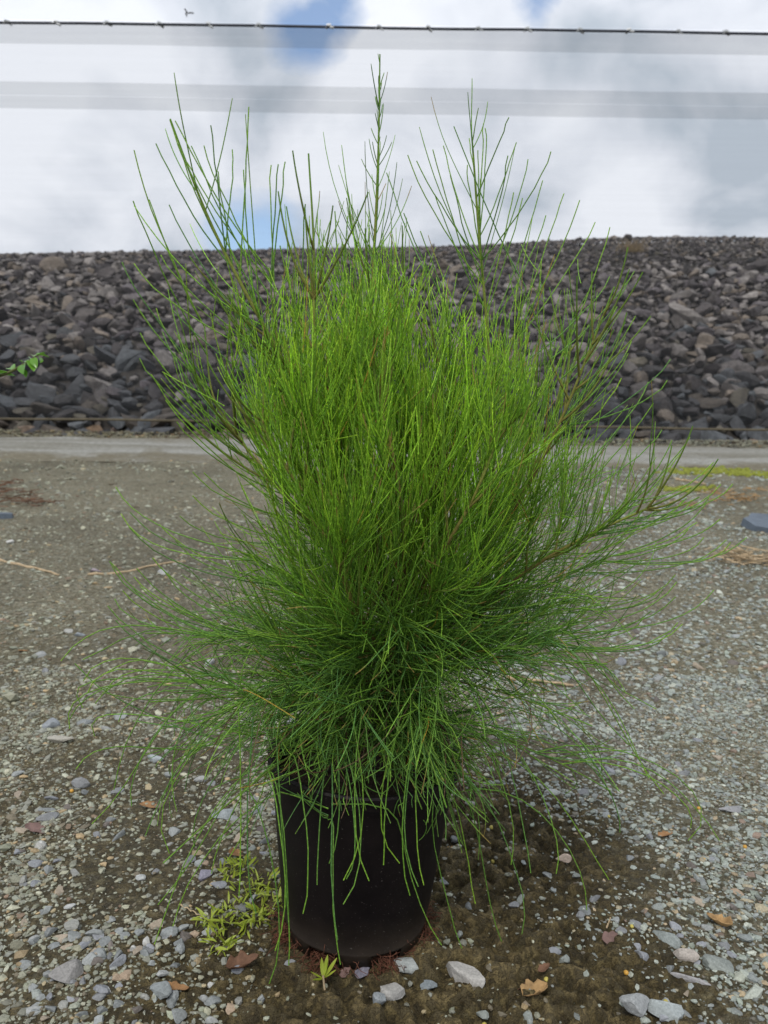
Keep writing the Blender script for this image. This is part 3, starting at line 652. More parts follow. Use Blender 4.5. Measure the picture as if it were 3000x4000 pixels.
for k, ctrl in LEAD.items():
    P = spline(ctrl, 40); lead_paths[k] = P
    ln = np.linalg.norm(np.diff(P, axis=0), axis=1).sum()
    main = k in 'ABC'
    axis_object('stem', P, 0.0055 if main else 0.0036, 0.0011, BROWN, GRN, OLIVE)
    # branchlets straight from the stem
    nb = int(ln * (105 if main else 120)); t = np.sort(rng.uniform(0.10, 0.995, nb))
    tpw = 0.10
    p0, T = on_axis(P, t); phi = np.arange(nb) * 2.4 + rng.normal(0, 0.4, nb); a = R(30) + rng.normal(0, R(7), nb)
    d0 = norm(np.cos(a)[:, None] * T + np.sin(a)[:, None] * perp(T, phi))
    dist_tip = (1 - t) * ln
    Ln = np.minimum(0.05 + dist_tip * 0.85, 0.25) * rng.uniform(0.55, 1.1, nb)
    if k == 'B': Ln = np.where(dist_tip < 0.34, Ln * np.where(rng.random(nb) < .12, .5, .22), Ln)
    if k == 'F': Ln = np.where(dist_tip < 0.2, Ln * 0.45, Ln)
    branchlets(p0, d0, Ln, np.tile(UP, (nb, 1)), rng.uniform(0.4, 1.3, nb), np.clip(rng.normal(0.45 if main else 0.65, 0.25, nb), 0, 1), 0.025, top=2 if main else 1, curl=0.012)
    # side branches
    nl = int(ln * (24 if main else 29)); t = rng.uniform(0.06, 0.62 if main else 0.88, nl)
    p0, T = on_axis(P, t); phi = rng.uniform(0, 6.28, nl); a = R(40) + rng.normal(0, R(9), nl)
    d0 = norm(np.cos(a)[:, None] * T + np.sin(a)[:, None] * perp(T, phi))
    Ls = (0.08 + 0.17 * (1 - t)) * rng.uniform(0.6, 1.15, nl)
    PP = grow(p0, d0, Ls, np.tile(UP, (nl, 1)), rng.uniform(0.5, 1.5, nl), 0.05)
    for i in range(nl): branch_axes.append((PP[i], Ls[i], 'up'))
# mid and low branches from the trunk, all round
def radial(n, t_lo, t_hi, el_lo, el_hi, l_lo, l_hi, trop, k_lo, k_hi, kind):
    t = rng.uniform(t_lo, t_hi, n); p0, T = on_axis(tp, t)
    az = np.arange(n) * 2.39996 + rng.normal(0, 0.25, n); el = np.radians(rng.uniform(el_lo, el_hi, n))
    d0 = np.stack([np.cos(az) * np.cos(el), np.sin(az) * np.cos(el), np.sin(el)], 1)
    Ls = rng.uniform(l_lo, l_hi, n) * np.where(np.sin(az) < -0.75, 0.72, 1.0)
    PP = grow(p0, d0, Ls, np.tile(trop, (n, 1)), rng.uniform(k_lo, k_hi, n), 0.06)
    for i in range(n): branch_axes.append((PP[i], Ls[i], kind))
radial(58, 0.30, 0.85, 2, 34, 0.18, 0.44, -UP, 0.1, 0.6, 'down')
radial(52, 0.12, 0.5, 5, 45, 0.09, 0.22, -UP, 0.3, 1.0, 'tangle')
radial(58, 0.45, 1.0, 12, 55, 0.18, 0.36, UP, -0.1, 0.6, 'mid')
for P, ln, kind in branch_axes:
    nb = int((rng.integers(19, 30) if kind == 'up' else rng.integers(24, 36)) * (0.55 + ln * 1.6)) + 4
    t = rng.uniform(0.12, 1.0, nb); p0, T = on_axis(P, t)
    phi = np.arange(nb) * 2.4 + rng.normal(0, 0.5, nb); a = R(30) + rng.normal(0, R(9), nb)
    d0 = norm(np.cos(a)[:, None] * T + np.sin(a)[:, None] * perp(T, phi))
    if kind == 'up': Ln = rng.uniform(0.06, 0.16, nb); tr = UP; k = rng.uniform(0.4, 1.5, nb); yg = np.clip(rng.normal(0.65, 0.25, nb), 0, 1); wb = 0.035
    elif kind == 'mid': Ln = rng.uniform(0.07, 0.18, nb); tr = UP; k = rng.uniform(-0.5, 0.9, nb); yg = np.clip(rng.normal(0.42, 0.25, nb), 0, 1); wb = 0.06
    elif kind == 'tangle': Ln = rng.uniform(0.05, 0.15, nb); tr = -UP; k = rng.uniform(-0.3, 1.3, nb); yg = np.clip(rng.normal(0.3, 0.2, nb), 0, 1); wb = 0.12
    else: Ln = rng.uniform(0.06, 0.17, nb); tr = -UP; k = rng.uniform(-0.5, 0.8, nb); yg = np.clip(rng.normal(0.25, 0.2, nb), 0, 1); wb = 0.08
    branchlets(p0, d0, Ln, np.tile(tr, (nb, 1)), k, yg, wb, curl={'up': 0.022, 'mid': 0.055, 'down': 0.075, 'tangle': 0.13}[kind])
by_len = np.argsort([-b[1] for b in branch_axes])
for i in by_len[:290]:
    P, ln, kind = branch_axes[i]
    axis_object('branch', P, 0.0021, 0.0009, BROWN * 1.1 if kind != 'up' else OLIVE * 0.8, GRN, None, 5)
fb = np.stack([branch_axes[i][0] for i in by_len[290:]]); ss = np.linspace(0, 1, KB)
V, q = tubes(fb - OFF, np.tile(0.0017 - 0.0008 * ss, (len(fb), 1)), 5)
fbo = obj('short_branches', mesh('short_branches', V, q, {'col': np.tile(np.repeat(OLIVE * .8 + (GRN - OLIVE * .8) * ss[:, None], 5, 0), (len(fb), 1))}, True), M_BARK, plant); tag(fbo, kind='stuff')
# long outer branchlets that make the outline, each rooted on the nearest stem or branch
AX = np.concatenate([lead_paths[k] for k in LEAD] + [P for P, ln, kind in branch_axes] + [tp])
ARC = [  # tip pixels, (offset to the root in pixels, depth offset)
 ([(518, 602), (611, 582), (658, 470), (683, 458), (759, 571), (801, 599), (651, 792), (577, 785), (533, 782), (720, 620), (700, 560)], (330, 560), -.11),
 ([(825, 500), (967, 429), (909, 578), (940, 640), (860, 660), (1060, 648), (1075, 636), (1107, 627), (1190, 810), (1290, 830), (1350, 840), (1240, 850)], (30, 560), -.12),
 ([(453, 997), (526, 1002), (625, 1009), (537, 1166), (546, 1301), (582, 1479), (600, 1200), (640, 1320), (660, 1440), (640, 1560), (560, 1400), (690, 1640), (700, 1180)], (420, 420), -.11),
 ([(1592, 600), (1636, 622), (1690, 598), (1735, 574), (1785, 490), (1601, 833), (1700, 760), (1760, 680), (1516, 687), (1650, 900)], (200, 480), .04),
 ([(1846, 531), (1897, 489), (1922, 491), (1979, 443), (1830, 640), (1870, 600)], (-20, 400), .04),
 ([(2030, 550), (1988, 606), (2075, 619), (2169, 597), (2144, 691), (2189, 779), (2268, 775), (2321, 847), (2379, 877), (2060, 780), (2000, 760), (2120, 860)], (-230, 520), .03),
 ([(2472, 1060), (2445, 1086), (2386, 1087), (2422, 1217), (2479, 1232), (2437, 1265), (2476, 1334), (2467, 1382), (2434, 1489), (2620, 1391), (2547, 1499), (2561, 1556), (2591, 1674), (2680, 1701)], (-330, 330), -.02),
 ([(2783, 1857), (2808, 1887), (2778, 1939), (2805, 2012), (2870, 2117), (2748, 2104), (2626, 2242), (2778, 2301), (2656, 2279), (2653, 2438), (2607, 2465), (2700, 1960), (2680, 2060), (2540, 2380)], (-480, 170), -.05),
 ([(754, 1848), (516, 2004), (483, 2053), (424, 2194), (479, 2306), (675, 2104), (557, 2290), (418, 2374), (447, 2431), (600, 2180), (650, 2330), (720, 2010)], (480, 190), -.06),
 ([(235, 2570), (331, 2569), (328, 2765), (371, 2755), (331, 2656), (268, 2831), (267, 2848), (317, 2994), (400, 2640), (430, 2700), (380, 2880), (470, 2820), (350, 2700)], (560, -60), -.08),
 ([(351, 3233), (550, 3276), (673, 3329), (653, 3515), (673, 3621), (602, 3697), (440, 3080), (520, 3150), (760, 3300), (820, 3420), (880, 3380)], (480, -520), -.10),
 ([(2556, 2766), (2599, 3100), (2811, 3273), (2692, 3296), (2666, 3240), (2427, 3263), (2361, 3405), (2308, 3541), (2520, 3050), (2460, 2900), (2380, 3120), (2480, 2780)], (-520, -400), -.02),
 ([(2072, 3422), (2165, 3414), (2057, 3763), (2036, 3660), (1898, 3795), (1960, 3674), (1798, 3704), (1715, 3694), (1860, 3500), (2000, 3380)], (-280, -620), -.10),
 ([(1188, 3558), (1225, 3465), (1343, 3537), (1337, 3438), (1362, 3437), (1440, 3430), (1591, 3496), (1644, 3478), (1662, 3445), (1290, 3400), (1500, 3380), (1560, 3400)], (20, -560), -.20),
 ([(1323, 3686), (1314, 3768), (1121, 3627), (1051, 3836), (1147, 3761), (1074, 3720), (1010, 3560), (960, 3500)], (-60, -700), -.20),
]
s_ = np.linspace(0, 1, KB)[:, None]; arcP = []; ar_y = []
for tips, (ou, ov), dy in ARC:
    for (u, v) in [(a + rng.normal(0, sp_), b + rng.normal(0, sp_)) for a, b in tips for sp_ in ((0, 60) if 1500 < b < 2500 and not 1080 < a < 1700 else (0,))]:
        jit = rng.uniform(0.75, 1.2); tipP = px(u, v, dy + rng.normal(0, 0.02)); want = px(u + ou * jit, v + ov * jit, dy * 0.7)
        P0 = AX[np.argmin(((AX - want) ** 2).sum(1))]
        out_ = tipP - P0; ln = np.linalg.norm(out_)
        if ov > 0:                               # sweeping out, then turning up
            P1 = P0 + out_ * 0.38 - UP * 0.10 * ln * (1 if abs(ou) > 150 else .3); P2 = tipP - UP * 0.22 * ln - np.array([out_[0], out_[1], 0]) * 0.16
        else:                                    # arching over and hanging
            P1 = P0 + np.array([out_[0], out_[1], 0]) * 0.5 + UP * 0.12 * ln; P2 = tipP + UP * 0.28 * ln - np.array([out_[0], out_[1], 0]) * 0.12 + np.array([rng.normal(0, .16), -abs(rng.normal(0, .04)), 0]) * ln
        B = (1 - s_) ** 3 * P0 + 3 * (1 - s_) ** 2 * s_ * P1 + 3 * (1 - s_) * s_ ** 2 * P2 + s_ ** 3 * tipP
        B = B + np.cumsum(rng.normal(0, 0.0012, (KB, 3)), 0) * s_; arcP.append(B); ar_y.append(0.35 if v < 2000 else 0.2)
arcP = np.stack(arcP); na = len(arcP)
acc_P.append(arcP); acc_r.append(np.linspace(.00105, .00082, KB)[None] * np.ones((na, 1))); acc_L.append(np.linalg.norm(np.diff(arcP, axis=1), axis=2).sum(1)); acc_top.append(np.full(na, 3))
yy = np.clip(np.array(ar_y) + rng.normal(0, .2, na), 0, 1)[:, None]; cA = GREENS_O[rng.integers(0, 4, na)] * (1 - yy) + GREENS_Y[rng.integers(0, 3, na)] * yy
acc_c.append(cA[:, None, :] * (1 + np.clip((s_[None] - .6) / .4, 0, 1) * np.array([.4, .3, 0])))
BP = np.concatenate(acc_P); Br = np.concatenate(acc_r); Bc = np.concatenate(acc_c); BL = np.concatenate(acc_L); Bt = np.concatenate(acc_top)
# keep branchlets out of the pot wall and off the ground
dxy = np.hypot(BP[:, :, 0] - POT[0] - 0.01, BP[:, :, 1] - POT[1]); inside = (dxy < RT + 0.008) & (BP[:, :, 2] < HP + 0.004)
prof_r = RT + 0.009 - (RT - RB) * np.clip((HP - BP[:, :, 2]) / HP, 0, 1)
f_out = np.where(inside, np.maximum(prof_r / np.maximum(dxy, 1e-4), 1), 1)
okb = (np.where(inside, dxy, 9).min(1) > 0.10) | (Bt == 3)
BP[:, :, 0] = POT[0] + 0.01 + (BP[:, :, 0] - POT[0] - 0.01) * f_out; BP[:, :, 1] = POT[1] + (BP[:, :, 1] - POT[1]) * f_out
okb &= BP[:, :, 2].min(1) > 0.006
BP, Br, Bc, BL, Bt = BP[okb], Br[okb], Bc[okb], BL[okb], Bt[okb]
# the crown's outline: side shoots thin out towards it, only the three leaders stand clear above
def pix(P):
    d = (P - CAM) @ ROTN; return 1500 + F * d[:, 0] / -d[:, 2], 2000 - F * d[:, 1] / -d[:, 2]
tu, tv = pix(BP[:, -1]); mu, mv = pix(BP[:, KB // 2]); n = len(BP)
lim = np.array([(450, 640, 1980), (620, 520, 2170), (1000, 455, 2400), (1180, 530, 2480), (1500, 560, 2620), (1650, 660, 2640), (1760, 760, 2680), (1850, 790, 2740), (2000, 690, 2800), (2150, 560, 2860), (2250, 430, 2640), (2400, 420, 2520), (2560, 300, 2480), (2850, 270, 2580), (3000, 340, 2680), (3150, 380, 2700), (3350, 620, 2380), (3700, 900, 2050)], float)
mg = np.abs(rng.normal(0, 70, n))
okb = (tu > np.interp(tv, lim[:, 0], lim[:, 1]) + mg) & (tu < np.interp(tv, lim[:, 0], lim[:, 2]) - mg)
topx = [450, 600, 900, 1100, 1200, 1300, 1500, 1700, 1850, 2000, 2200, 2350, 2450, 2620, 2800]; topy = [960, 1060, 960, 880, 830, 850, 880, 1000, 950, 870, 840, 900, 1080, 1400, 1800]
okb &= (Bt == 2) | (tv > np.interp(tu, topx, topy) + np.abs(rng.normal(0, 290, n))) | ((rng.random(n) < 0.10) & (tv > np.interp(tu, topx, topy) - 130))
core = np.array([(900, 1280, 1560), (1000, 1200, 1660), (1200, 1130, 1900), (1350, 1080, 2050), (1550, 1010, 2200), (1750, 930, 2320), (1900, 860, 2450), (2000, 820, 2520), (2300, 680, 2450), (2500, 560, 2380), (3000, 600, 2350), (3300, 700, 2200)], float)
outc = np.maximum(np.interp(tv, core[:, 0], core[:, 1]) - tu, tu - np.interp(tv, core[:, 0], core[:, 2]))
okb &= (outc < 0) | (rng.random(n) < np.clip(1 - outc / 150, 0.22, 1))
botx = [300, 450, 700, 900, 1050, 1200, 1500, 1700, 1900, 2050, 2300, 2700]; boty = [2950, 3150, 3420, 3450, 3330, 3260, 3260, 3330, 3500, 3500, 3350, 3120]
okb &= (tv < np.interp(tu, botx, boty) - np.abs(rng.normal(0, 110, n))) | ((rng.random(n) < 0.03) & ((tu < 1050) | (tu > 1720)))
okb |= Bt == 3
BP, Br, Bc, BL, Bt = BP[okb], Br[okb], Bc[okb], BL[okb], Bt[okb]
score = BP[:, -1, 2] + 0.12 * np.abs(BP[:, -1, 0] - POT[0]) - 0.5 * (Bt < 1) + 2.0 * (Bt == 3)
order = np.argsort(-score); ind, rest = order[:270], order[270:]
def blet_mesh(name, idx, S_):
    V, q = tubes(BP[idx] - OFF, Br[idx], S_)
    al = (np.linspace(0, 1, KB)[None] * BL[idx][:, None])
    return mesh(name, V, q, {'col': np.repeat(Bc[idx].reshape(-1, 3), S_, 0), 'along': np.repeat(al.ravel(), S_)}, True)
for i in ind: obj('branchlet', blet_mesh('branchlet', np.array([i]), 5), M_GREEN, plant)
fo = obj('foliage', blet_mesh('foliage', rest, 3), M_GREEN, plant); tag(fo, kind='stuff')
print('branchlets', len(BP), 'branches', len(branch_axes))
# reddish roots pushing out of the notches
def root_tuft(ang, n, spread, ln):
    a = R(ang) + rng.normal(0, spread, n); p0 = np.stack([POT[0] + (RB - 0.012) * np.cos(a), POT[1] + (RB - 0.012) * np.sin(a), rng.uniform(0.006, 0.018, n)], 1)
    b = a + rng.normal(0, 0.5, n); d0 = norm(np.stack([np.cos(b), np.sin(b), rng.normal(0.1, 0.3, n)], 1)); K = 7; P = [p0]; d = d0; p = p0
    for i in range(K - 1):
        d = norm(d + rng.normal(size=(n, 3)) * 0.45 + np.array([0, 0, -0.18])); p = p + d * (ln * rng.uniform(0.5, 1.2, n) / (K - 1))[:, None]
        p[:, 2] = np.maximum(p[:, 2], gz(p[:, 0], p[:, 1]) + 0.001); P.append(p)
    V, q = tubes(np.stack(P, 1) - OFF, np.full((n, K), 0.00055), 3); o = obj('root_tuft', mesh('root_tuft', V, q, None, True), M_ROOT, plant); tag(o, 'reddish brown matted roots')
for ang, n in ((-112, 60), (-62, 50), (-10, 45), (200, 60)): root_tuft(ang, n + 30, 0.15, 0.058)

# ------------------------------------------------------------------ small things on the ground
def gpos(u, v): 
    p = at_ground(u, v); return np.array([p[0], p[1], float(gz(p[0], p[1]))])
def leaf_mesh(name, ln, w, bend, n=7, fold=0.15):
    s = np.linspace(0, 1, n); hw = w * np.sin(np.pi * np.clip(s * 0.93 + 0.05, 0, 1)) ** 0.8
    ang = np.cumsum(np.full(n, bend / n)); dx = np.cos(ang) * ln / n; dz = np.sin(ang) * ln / n
    x = np.cumsum(dx) - dx[0]; z = np.cumsum(dz) - dz[0]
    V = []
    for i in range(n): V += [(x[i], -hw[i], z[i] + hw[i] * fold * 2), (x[i], 0, z[i]), (x[i], hw[i], z[i] + hw[i] * fold * 2)]
    q = []
    for i in range(n - 1):
        for j in range(2): q.append((i * 3 + j, i * 3 + j + 1, i * 3 + 4 + j, i * 3 + 3 + j))
    return mesh(name, V, np.array(q), None, True)
WL = [leaf_mesh('leaf', 0.026, 0.0021, b) for b in (0.9, -1.0, -1.8, 0.1)]
for m in WL: m.materials.append(M_WEED)
def weed(name, spots, n, label, scale=1.0):
    p0 = spots[0]; e = empty(name, tuple(p0)); tag(e, label, 'weed')
    for i in range(n):
        c = spots[rng.integers(len(spots))]; a = rng.uniform(0, 6.28); r = 0.022 * math.sqrt(rng.random())
        x, y = c[0] + r * math.cos(a), c[1] + r * math.sin(a)
        o = bpy.data.objects.new('leaf', WL[rng.integers(4)]); COL.objects.link(o); o.parent = e
        o.location = (x - p0[0], y - p0[1], float(gz(x, y)) - p0[2] + rng.uniform(0.001, 0.018) * (1 - r * 22) ); s = scale * rng.uniform(0.6, 1.25); o.scale = (s, s * rng.uniform(.8, 1.2), s)
        o.rotation_euler = (rng.normal(0, .5), -rng.uniform(0.0, 1.0), a + rng.normal(0, .8))
    K = 5; st = []
    for i in range(14):
        c = spots[rng.integers(len(spots))]; a = rng.uniform(0, 6.28); st.append(np.stack([c + np.array([0, 0, 0.002]) - p0 + np.array([math.cos(a), math.sin(a), 0.35 * math.sin(2.5 * t)]) * 0.03 * t for t in np.linspace(0, 1, K)]))
    for st_ in st:
        V, q = tubes(st_[None], np.full((1, K), 0.0008), 4); obj('stem', mesh('stem', V, q, None, True), M_WEED, e)
weed('chickweed_clump', [gpos(u, v) for u, v in ((870, 3610), (930, 3560), (1000, 3530), (900, 3660), (860, 3700), (960, 3480), (1040, 3470), (900, 3420), (820, 3620), (990, 3600), (950, 3400), (1060, 3560))], 285, 'yellow-green creeping weed clump with narrow leaves beside the pot')
sp = gpos(1262, 3850); e = empty('seedling', tuple(sp)); tag(e, 'tiny green seedling with fleshy leaves at the front foot of the pot', 'seedling')
SLF = leaf_mesh('leaf', 0.036, 0.0042, 0.5); SLF.materials.append(M_WEED)
for a, el, s in ((30, .5, 1.2), (55, .9, .9), (10, .2, .8), (110, .9, 1.0), (200, .35, .9), (240, .2, 1.1), (70, .7, 1.1)):
    o = bpy.data.objects.new('leaf', SLF); COL.objects.link(o); o.parent = e; s *= .9; o.rotation_euler = (0, -el, R(a)); o.scale = (s, s * .8, s); o.location = (0, 0, 0.010)
V, q = tubes(np.array([[(0.003, -0.006, -0.004), (0.001, -0.002, 0.005), (0, 0, 0.014)]]), np.full((1, 3), 0.0016), 6); obj('stalk', mesh('stalk', V, q, None, True), M_DRY, e)

# curled dead leaves
def dead_leaf(u, v, size, mi, label, seed, rz=0.0, curl=1.0, aspect=0.62):
    r = np.random.default_rng(seed); n = 11; s = np.linspace(-1, 1, n); Xg, Yg = np.meshgrid(s, s, indexing='ij')
    wv = np.sqrt(np.clip(1 - Xg ** 2, 0, 1)) * (1 - 0.25 * Xg) * (1 + 0.18 * np.sin(Xg * 9 + seed)); x = Xg; y = Yg * wv * aspect
    z = curl * (0.38 * y * y / aspect + 0.16 * x * x) + 0.10 * curl * (fbm(x * 2 + seed, y * 2, 3, seed) - 0.4) * 2 + 0.05 * np.abs(Yg)
    z = z - z.min()
    idx = np.arange(n * n).reshape(n, n); q = np.stack([idx[:-1, :-1], idx[1:, :-1], idx[1:, 1:], idx[:-1, 1:]], -1).reshape(-1, 4)
    me = mesh('dead_leaf', np.stack([x, y, z], -1).reshape(-1, 3) * size, q, None, True); p_ = gpos(u, v)
    o = obj('dead_leaf', me, M_DEAD[mi]); o.location = (p_[0], p_[1], p_[2] + 0.002); o.rotation_euler = (r.normal(0, .25), r.normal(0, .25), rz)
    sm = o.modifiers.new('thick', 'SOLIDIFY'); sm.thickness = 0.0006
    tag(o, label, 'dead leaf', 'dead leaves on the ground'); return o
DL = [(2095, 3895, .020, 0, 'light tan crumpled dead leaf on the mud right of the pot', .3, 1.3, .9),
      (2030, 3830, .022, 1, 'dark shrivelled dead leaf beside the light tan crumpled leaf', 1.0, 1.6, .5),
      (2125, 3795, .011, 1, 'small red-brown dead leaf above the light tan crumpled leaf', .5, 1.0, .5),
      (2810, 3610, .026, 0, 'long pale tan dead leaf standing up among grey stones', 2.0, 1.5, .45),
      (2395, 3670, .020, 3, 'mauve-brown flat dead leaf lying on wet mud', .2, .5, .55),
      (950, 3790, .025, 1, 'dark brown folded dead leaf below the creeping weed', .3, 1.7, .6),
      (690, 3868, .018, 2, 'orange-brown dead leaf on dark mud near the frame of gravel', .4, .9, .55),
      (583, 3160, .020, 2, 'orange torn dead leaf lying on grey gravel', -.5, .6, .75),
      (150, 3250, .028, 3, 'rusty mauve dead leaf pressed flat into fine gravel', .1, .2, .6),
      (925, 3345, .018, 2, 'tan dead leaf half hidden by hanging branchlets', .5, .8, .6),
      (1765, 3315, .014, 0, 'small pale dead leaf at the right side of the pot', 0.1, .8, .5),
      (2600, 3262, .016, 2, 'small orange dead leaf under the right branch tips', .2, .9, .6),
      (90, 2545, .016, 2, 'orange dead leaf on the open gravel beside pale stones', .1, .6, .5),
      (1350, 3800, .012, 3, 'purplish dead leaf pinned under the pot roots', 1.1, .4, .5)]
for i, (u, v, s, mi, lab, rz, cu, asp) in enumerate(DL): dead_leaf(u, v, s, mi, lab, 40 + i, rz, cu, asp)

# notable loose rocks
def loose_rock(u, v, w, d, h, colr, label, seed, rz=0.0, sink=0.25):
    Vr = rock_shape(ICO3, seed, 0.05, 12, 0.35, 0.72); rr2 = np.random.default_rng(seed)
    cc = np.repeat(np.array(colr)[None], len(Vr), 0) * rr2.uniform(0.85, 1.12, (len(Vr), 1)); p_ = gpos(u, v)
    o = obj('loose_rock', mesh('loose_rock', Vr * np.array([w, d, h]) / 2, ICO3F, {'col': cc}), M_GRAVEL)
    o.location = (p_[0], p_[1], p_[2] + h * (0.5 - sink - .12)); o.rotation_euler = (0, 0, rz); tag(o, label, 'rock', 'loose rocks among the gravel')
LR = [(1810, 3800, .075, .042, .040, (.40, .385, .36), 'pinkish white lumpy rock in the mud right of the pot base', 1, -.5),
      (1580, 3765, .062, .036, .030, (.30, .32, .31), 'pale grey flat rock touching the root tuft at the pot base', 2, -.4),
      (1535, 3890, .040, .030, .024, (.34, .33, .31), 'whitish round rock on mud below the pot', 3, .3),
      (1670, 3825, .036, .020, .016, (.22, .25, .27), 'small blue-grey stone between the two whitish rocks', 4, 0),
      (1475, 3930, .026, .026, .022, (.24, .26, .27), 'small bluish pebble on dark mud below the whitish round rock', 5, .5),
      (1418, 3790, .030, .024, .018, (.19, .18, .22), 'violet grey stone in front of the pot notch', 6, .4),
      (195, 2835, .052, .040, .040, (.25, .27, .29), 'blue-grey upright rock on the left gravel', 7, .2),
      (235, 2900, .072, .034, .036, (.36, .34, .29), 'cream triangular rock beside the blue-grey upright rock', 8, .1),
      (265, 3820, .052, .045, .030, (.25, .24, .23), 'brownish grey half-buried rock on the lower gravel', 9, .8),
      (630, 3890, .032, .040, .020, (.24, .26, .26), 'grey flat stone beside the orange-brown dead leaf', 10, .2),
      (870, 3175, .055, .042, .030, (.27, .30, .31), 'grey rock below the drooping left branches', 11, .3),
      (610, 2965, .058, .030, .028, (.30, .33, .34), 'pale blue rock under the left branch tips', 12, -.4),
      (310, 2480, .045, .030, .026, (.27, .30, .32), 'rounded blue-grey stone next to a pale one on open gravel', 13, .2),
      (270, 2468, .036, .028, .022, (.36, .36, .33), 'rounded pale stone next to the blue-grey one', 14, .2),
      (2615, 3680, .060, .036, .022, (.27, .30, .29), 'long grey-green flat stone on the right gravel', 15, -.4),
      (2800, 3760, .068, .040, .018, (.22, .24, .22), 'dark grey-green slab stone lying below the long pale dead leaf', 16, -.5),
      (2480, 3960, .050, .050, .026, (.28, .29, .29), 'grey wedge stone at the lower gravel edge', 17, -.7),
      (2610, 3960, .058, .034, .028, (.31, .34, .34), 'pale bluish rock right of the grey wedge stone', 18, -.4),
      (2670, 3740, .046, .028, .022, (.38, .34, .30), 'pinkish knobbly stone above the slender bone-like stone', 19, -.3),
      (2700, 3830, .060, .018, .016, (.30, .29, .29), 'slender bone-like pale stone', 20, -.5),
      (2200, 3375, .034, .022, .022, (.45, .36, .29), 'pink oval stone under the right hanging branchlets', 21, -.4),
      (2165, 3095, .046, .026, .022, (.38, .40, .38), 'whitish stone behind the right hanging branchlets', 22, 0),
      (2860, 3170, .060, .026, .020, (.30, .30, .31), 'flat pale stone on the right gravel slope', 23, .1),
      (800, 3425, .030, .030, .022, (.24, .23, .28), 'lilac grey stone left of the creeping weed', 24, 0)]
for a_ in LR: loose_rock(*a_[:8], a_[8])

# fertiliser beads
bm_v = ICO2 * 0.0038
bead_me = [mesh('bead', bm_v, ICO2F, None, True), mesh('bead', bm_v, ICO2F, None, True)]; bead_me[0].materials.append(M_BEAD); bead_me[1].materials.append(M_BEAD2)
for u, v, k, lab in ((1615, 3853, 0, 'pale yellow fertiliser bead touching the small blue-grey stone below the pot'), (1893, 3970, 0, 'pale yellow fertiliser bead alone on bare dark mud'),
        (2135, 3825, 0, 'pale yellow fertiliser bead above the light tan crumpled leaf'), (2467, 3638, 0, 'pale yellow fertiliser bead beside the mauve-brown flat leaf'),
        (2600, 3916, 0, 'pale yellow fertiliser bead above the pale bluish rock'), (1925, 3355, 0, 'pale yellow fertiliser bead by the pot side under the hanging branchlets'),
        (2445, 3812, 1, 'orange fertiliser bead at the edge of the wet mud'), (2730, 3155, 1, 'orange fertiliser bead left of the flat pale stone'),
        (2750, 3363, 1, 'large orange fertiliser bead alone on brown gravel'), (2378, 3190, 0, 'pale yellow fertiliser bead between the right branch tips'),
        (280, 3090, 1, 'orange fertiliser bead on the grey gravel away from the pot'), (1920, 3240, 0, 'pale yellow fertiliser bead near the small pale leaf by the pot'), (2910, 3308, 1, 'orange fertiliser bead on the coarse grey gravel')):
    p_ = gpos(u, v); o = bpy.data.objects.new('fertiliser_bead', bead_me[k]); COL.objects.link(o); o.location = (p_[0], p_[1], p_[2] + 0.0028); s = rng.uniform(0.8, 1.25); o.scale = (s, s * 1.1, s * .95)
    tag(o, lab, 'bead', 'fertiliser beads on the ground')

# dry stalks
def stalk(pts, r, label, mat=M_DRY, lift=0.004):
    P = []
    for u, v in pts: p_ = gpos(u, v); P.append(p_ + np.array([0, 0, lift]))
    P = spline(P, 14); P[:, 2] += 0.002 * np.sin(np.arange(14) * 1.9); c = P.mean(0)
    V, q = tubes((P - c)[None], (r * (1 + 0.25 * np.sin(np.arange(14) * 2.3)))[None] * np.linspace(1, .6, 14)[None], 6)
    o = obj('dry_stalk', mesh('dry_stalk', V, q, None, True), mat); o.location = c; tag(o, label, 'stalk', 'dry stalks on the ground')
stalk([(-30, 2180), (80, 2205), (160, 2222), (232, 2243)], .007, 'thick straw-coloured dry stalk lying on the left gravel')
stalk([(345, 2243), (480, 2235), (600, 2208), (725, 2192)], .0065, 'tan dry stalk pointing at the sapling, beside a mauve stone')
stalk([(1975, 2652), (2080, 2662), (2240, 2680)], .006, 'cream dry stalk half hidden behind the right branches')
stalk([(905, 3895), (915, 3930), (920, 3965)], .0013, 'short upright straw on the dark mud')
stalk([(700, 3545), (750, 3570), (800, 3600)], .0013, 'thin straw reaching into the creeping weed')
stalk([(2370, 3620), (2385, 3600)], .0015, 'thin pale twig on the mud near the mauve-brown leaf')
stalk([(2640, 1872), (2700, 1880), (2760, 1893)], .010, 'pale dry stalk by the yellow moss')
loose_rock(370, 2232, .07, .04, .035, (.27, .23, .25), 'mauve stone at the end of the tan dry stalk', 31, 0)
loose_rock(40, 2118, .055, .035, .03, (.50, .50, .47), 'white stone above the thick straw-coloured stalk', 32, 0)

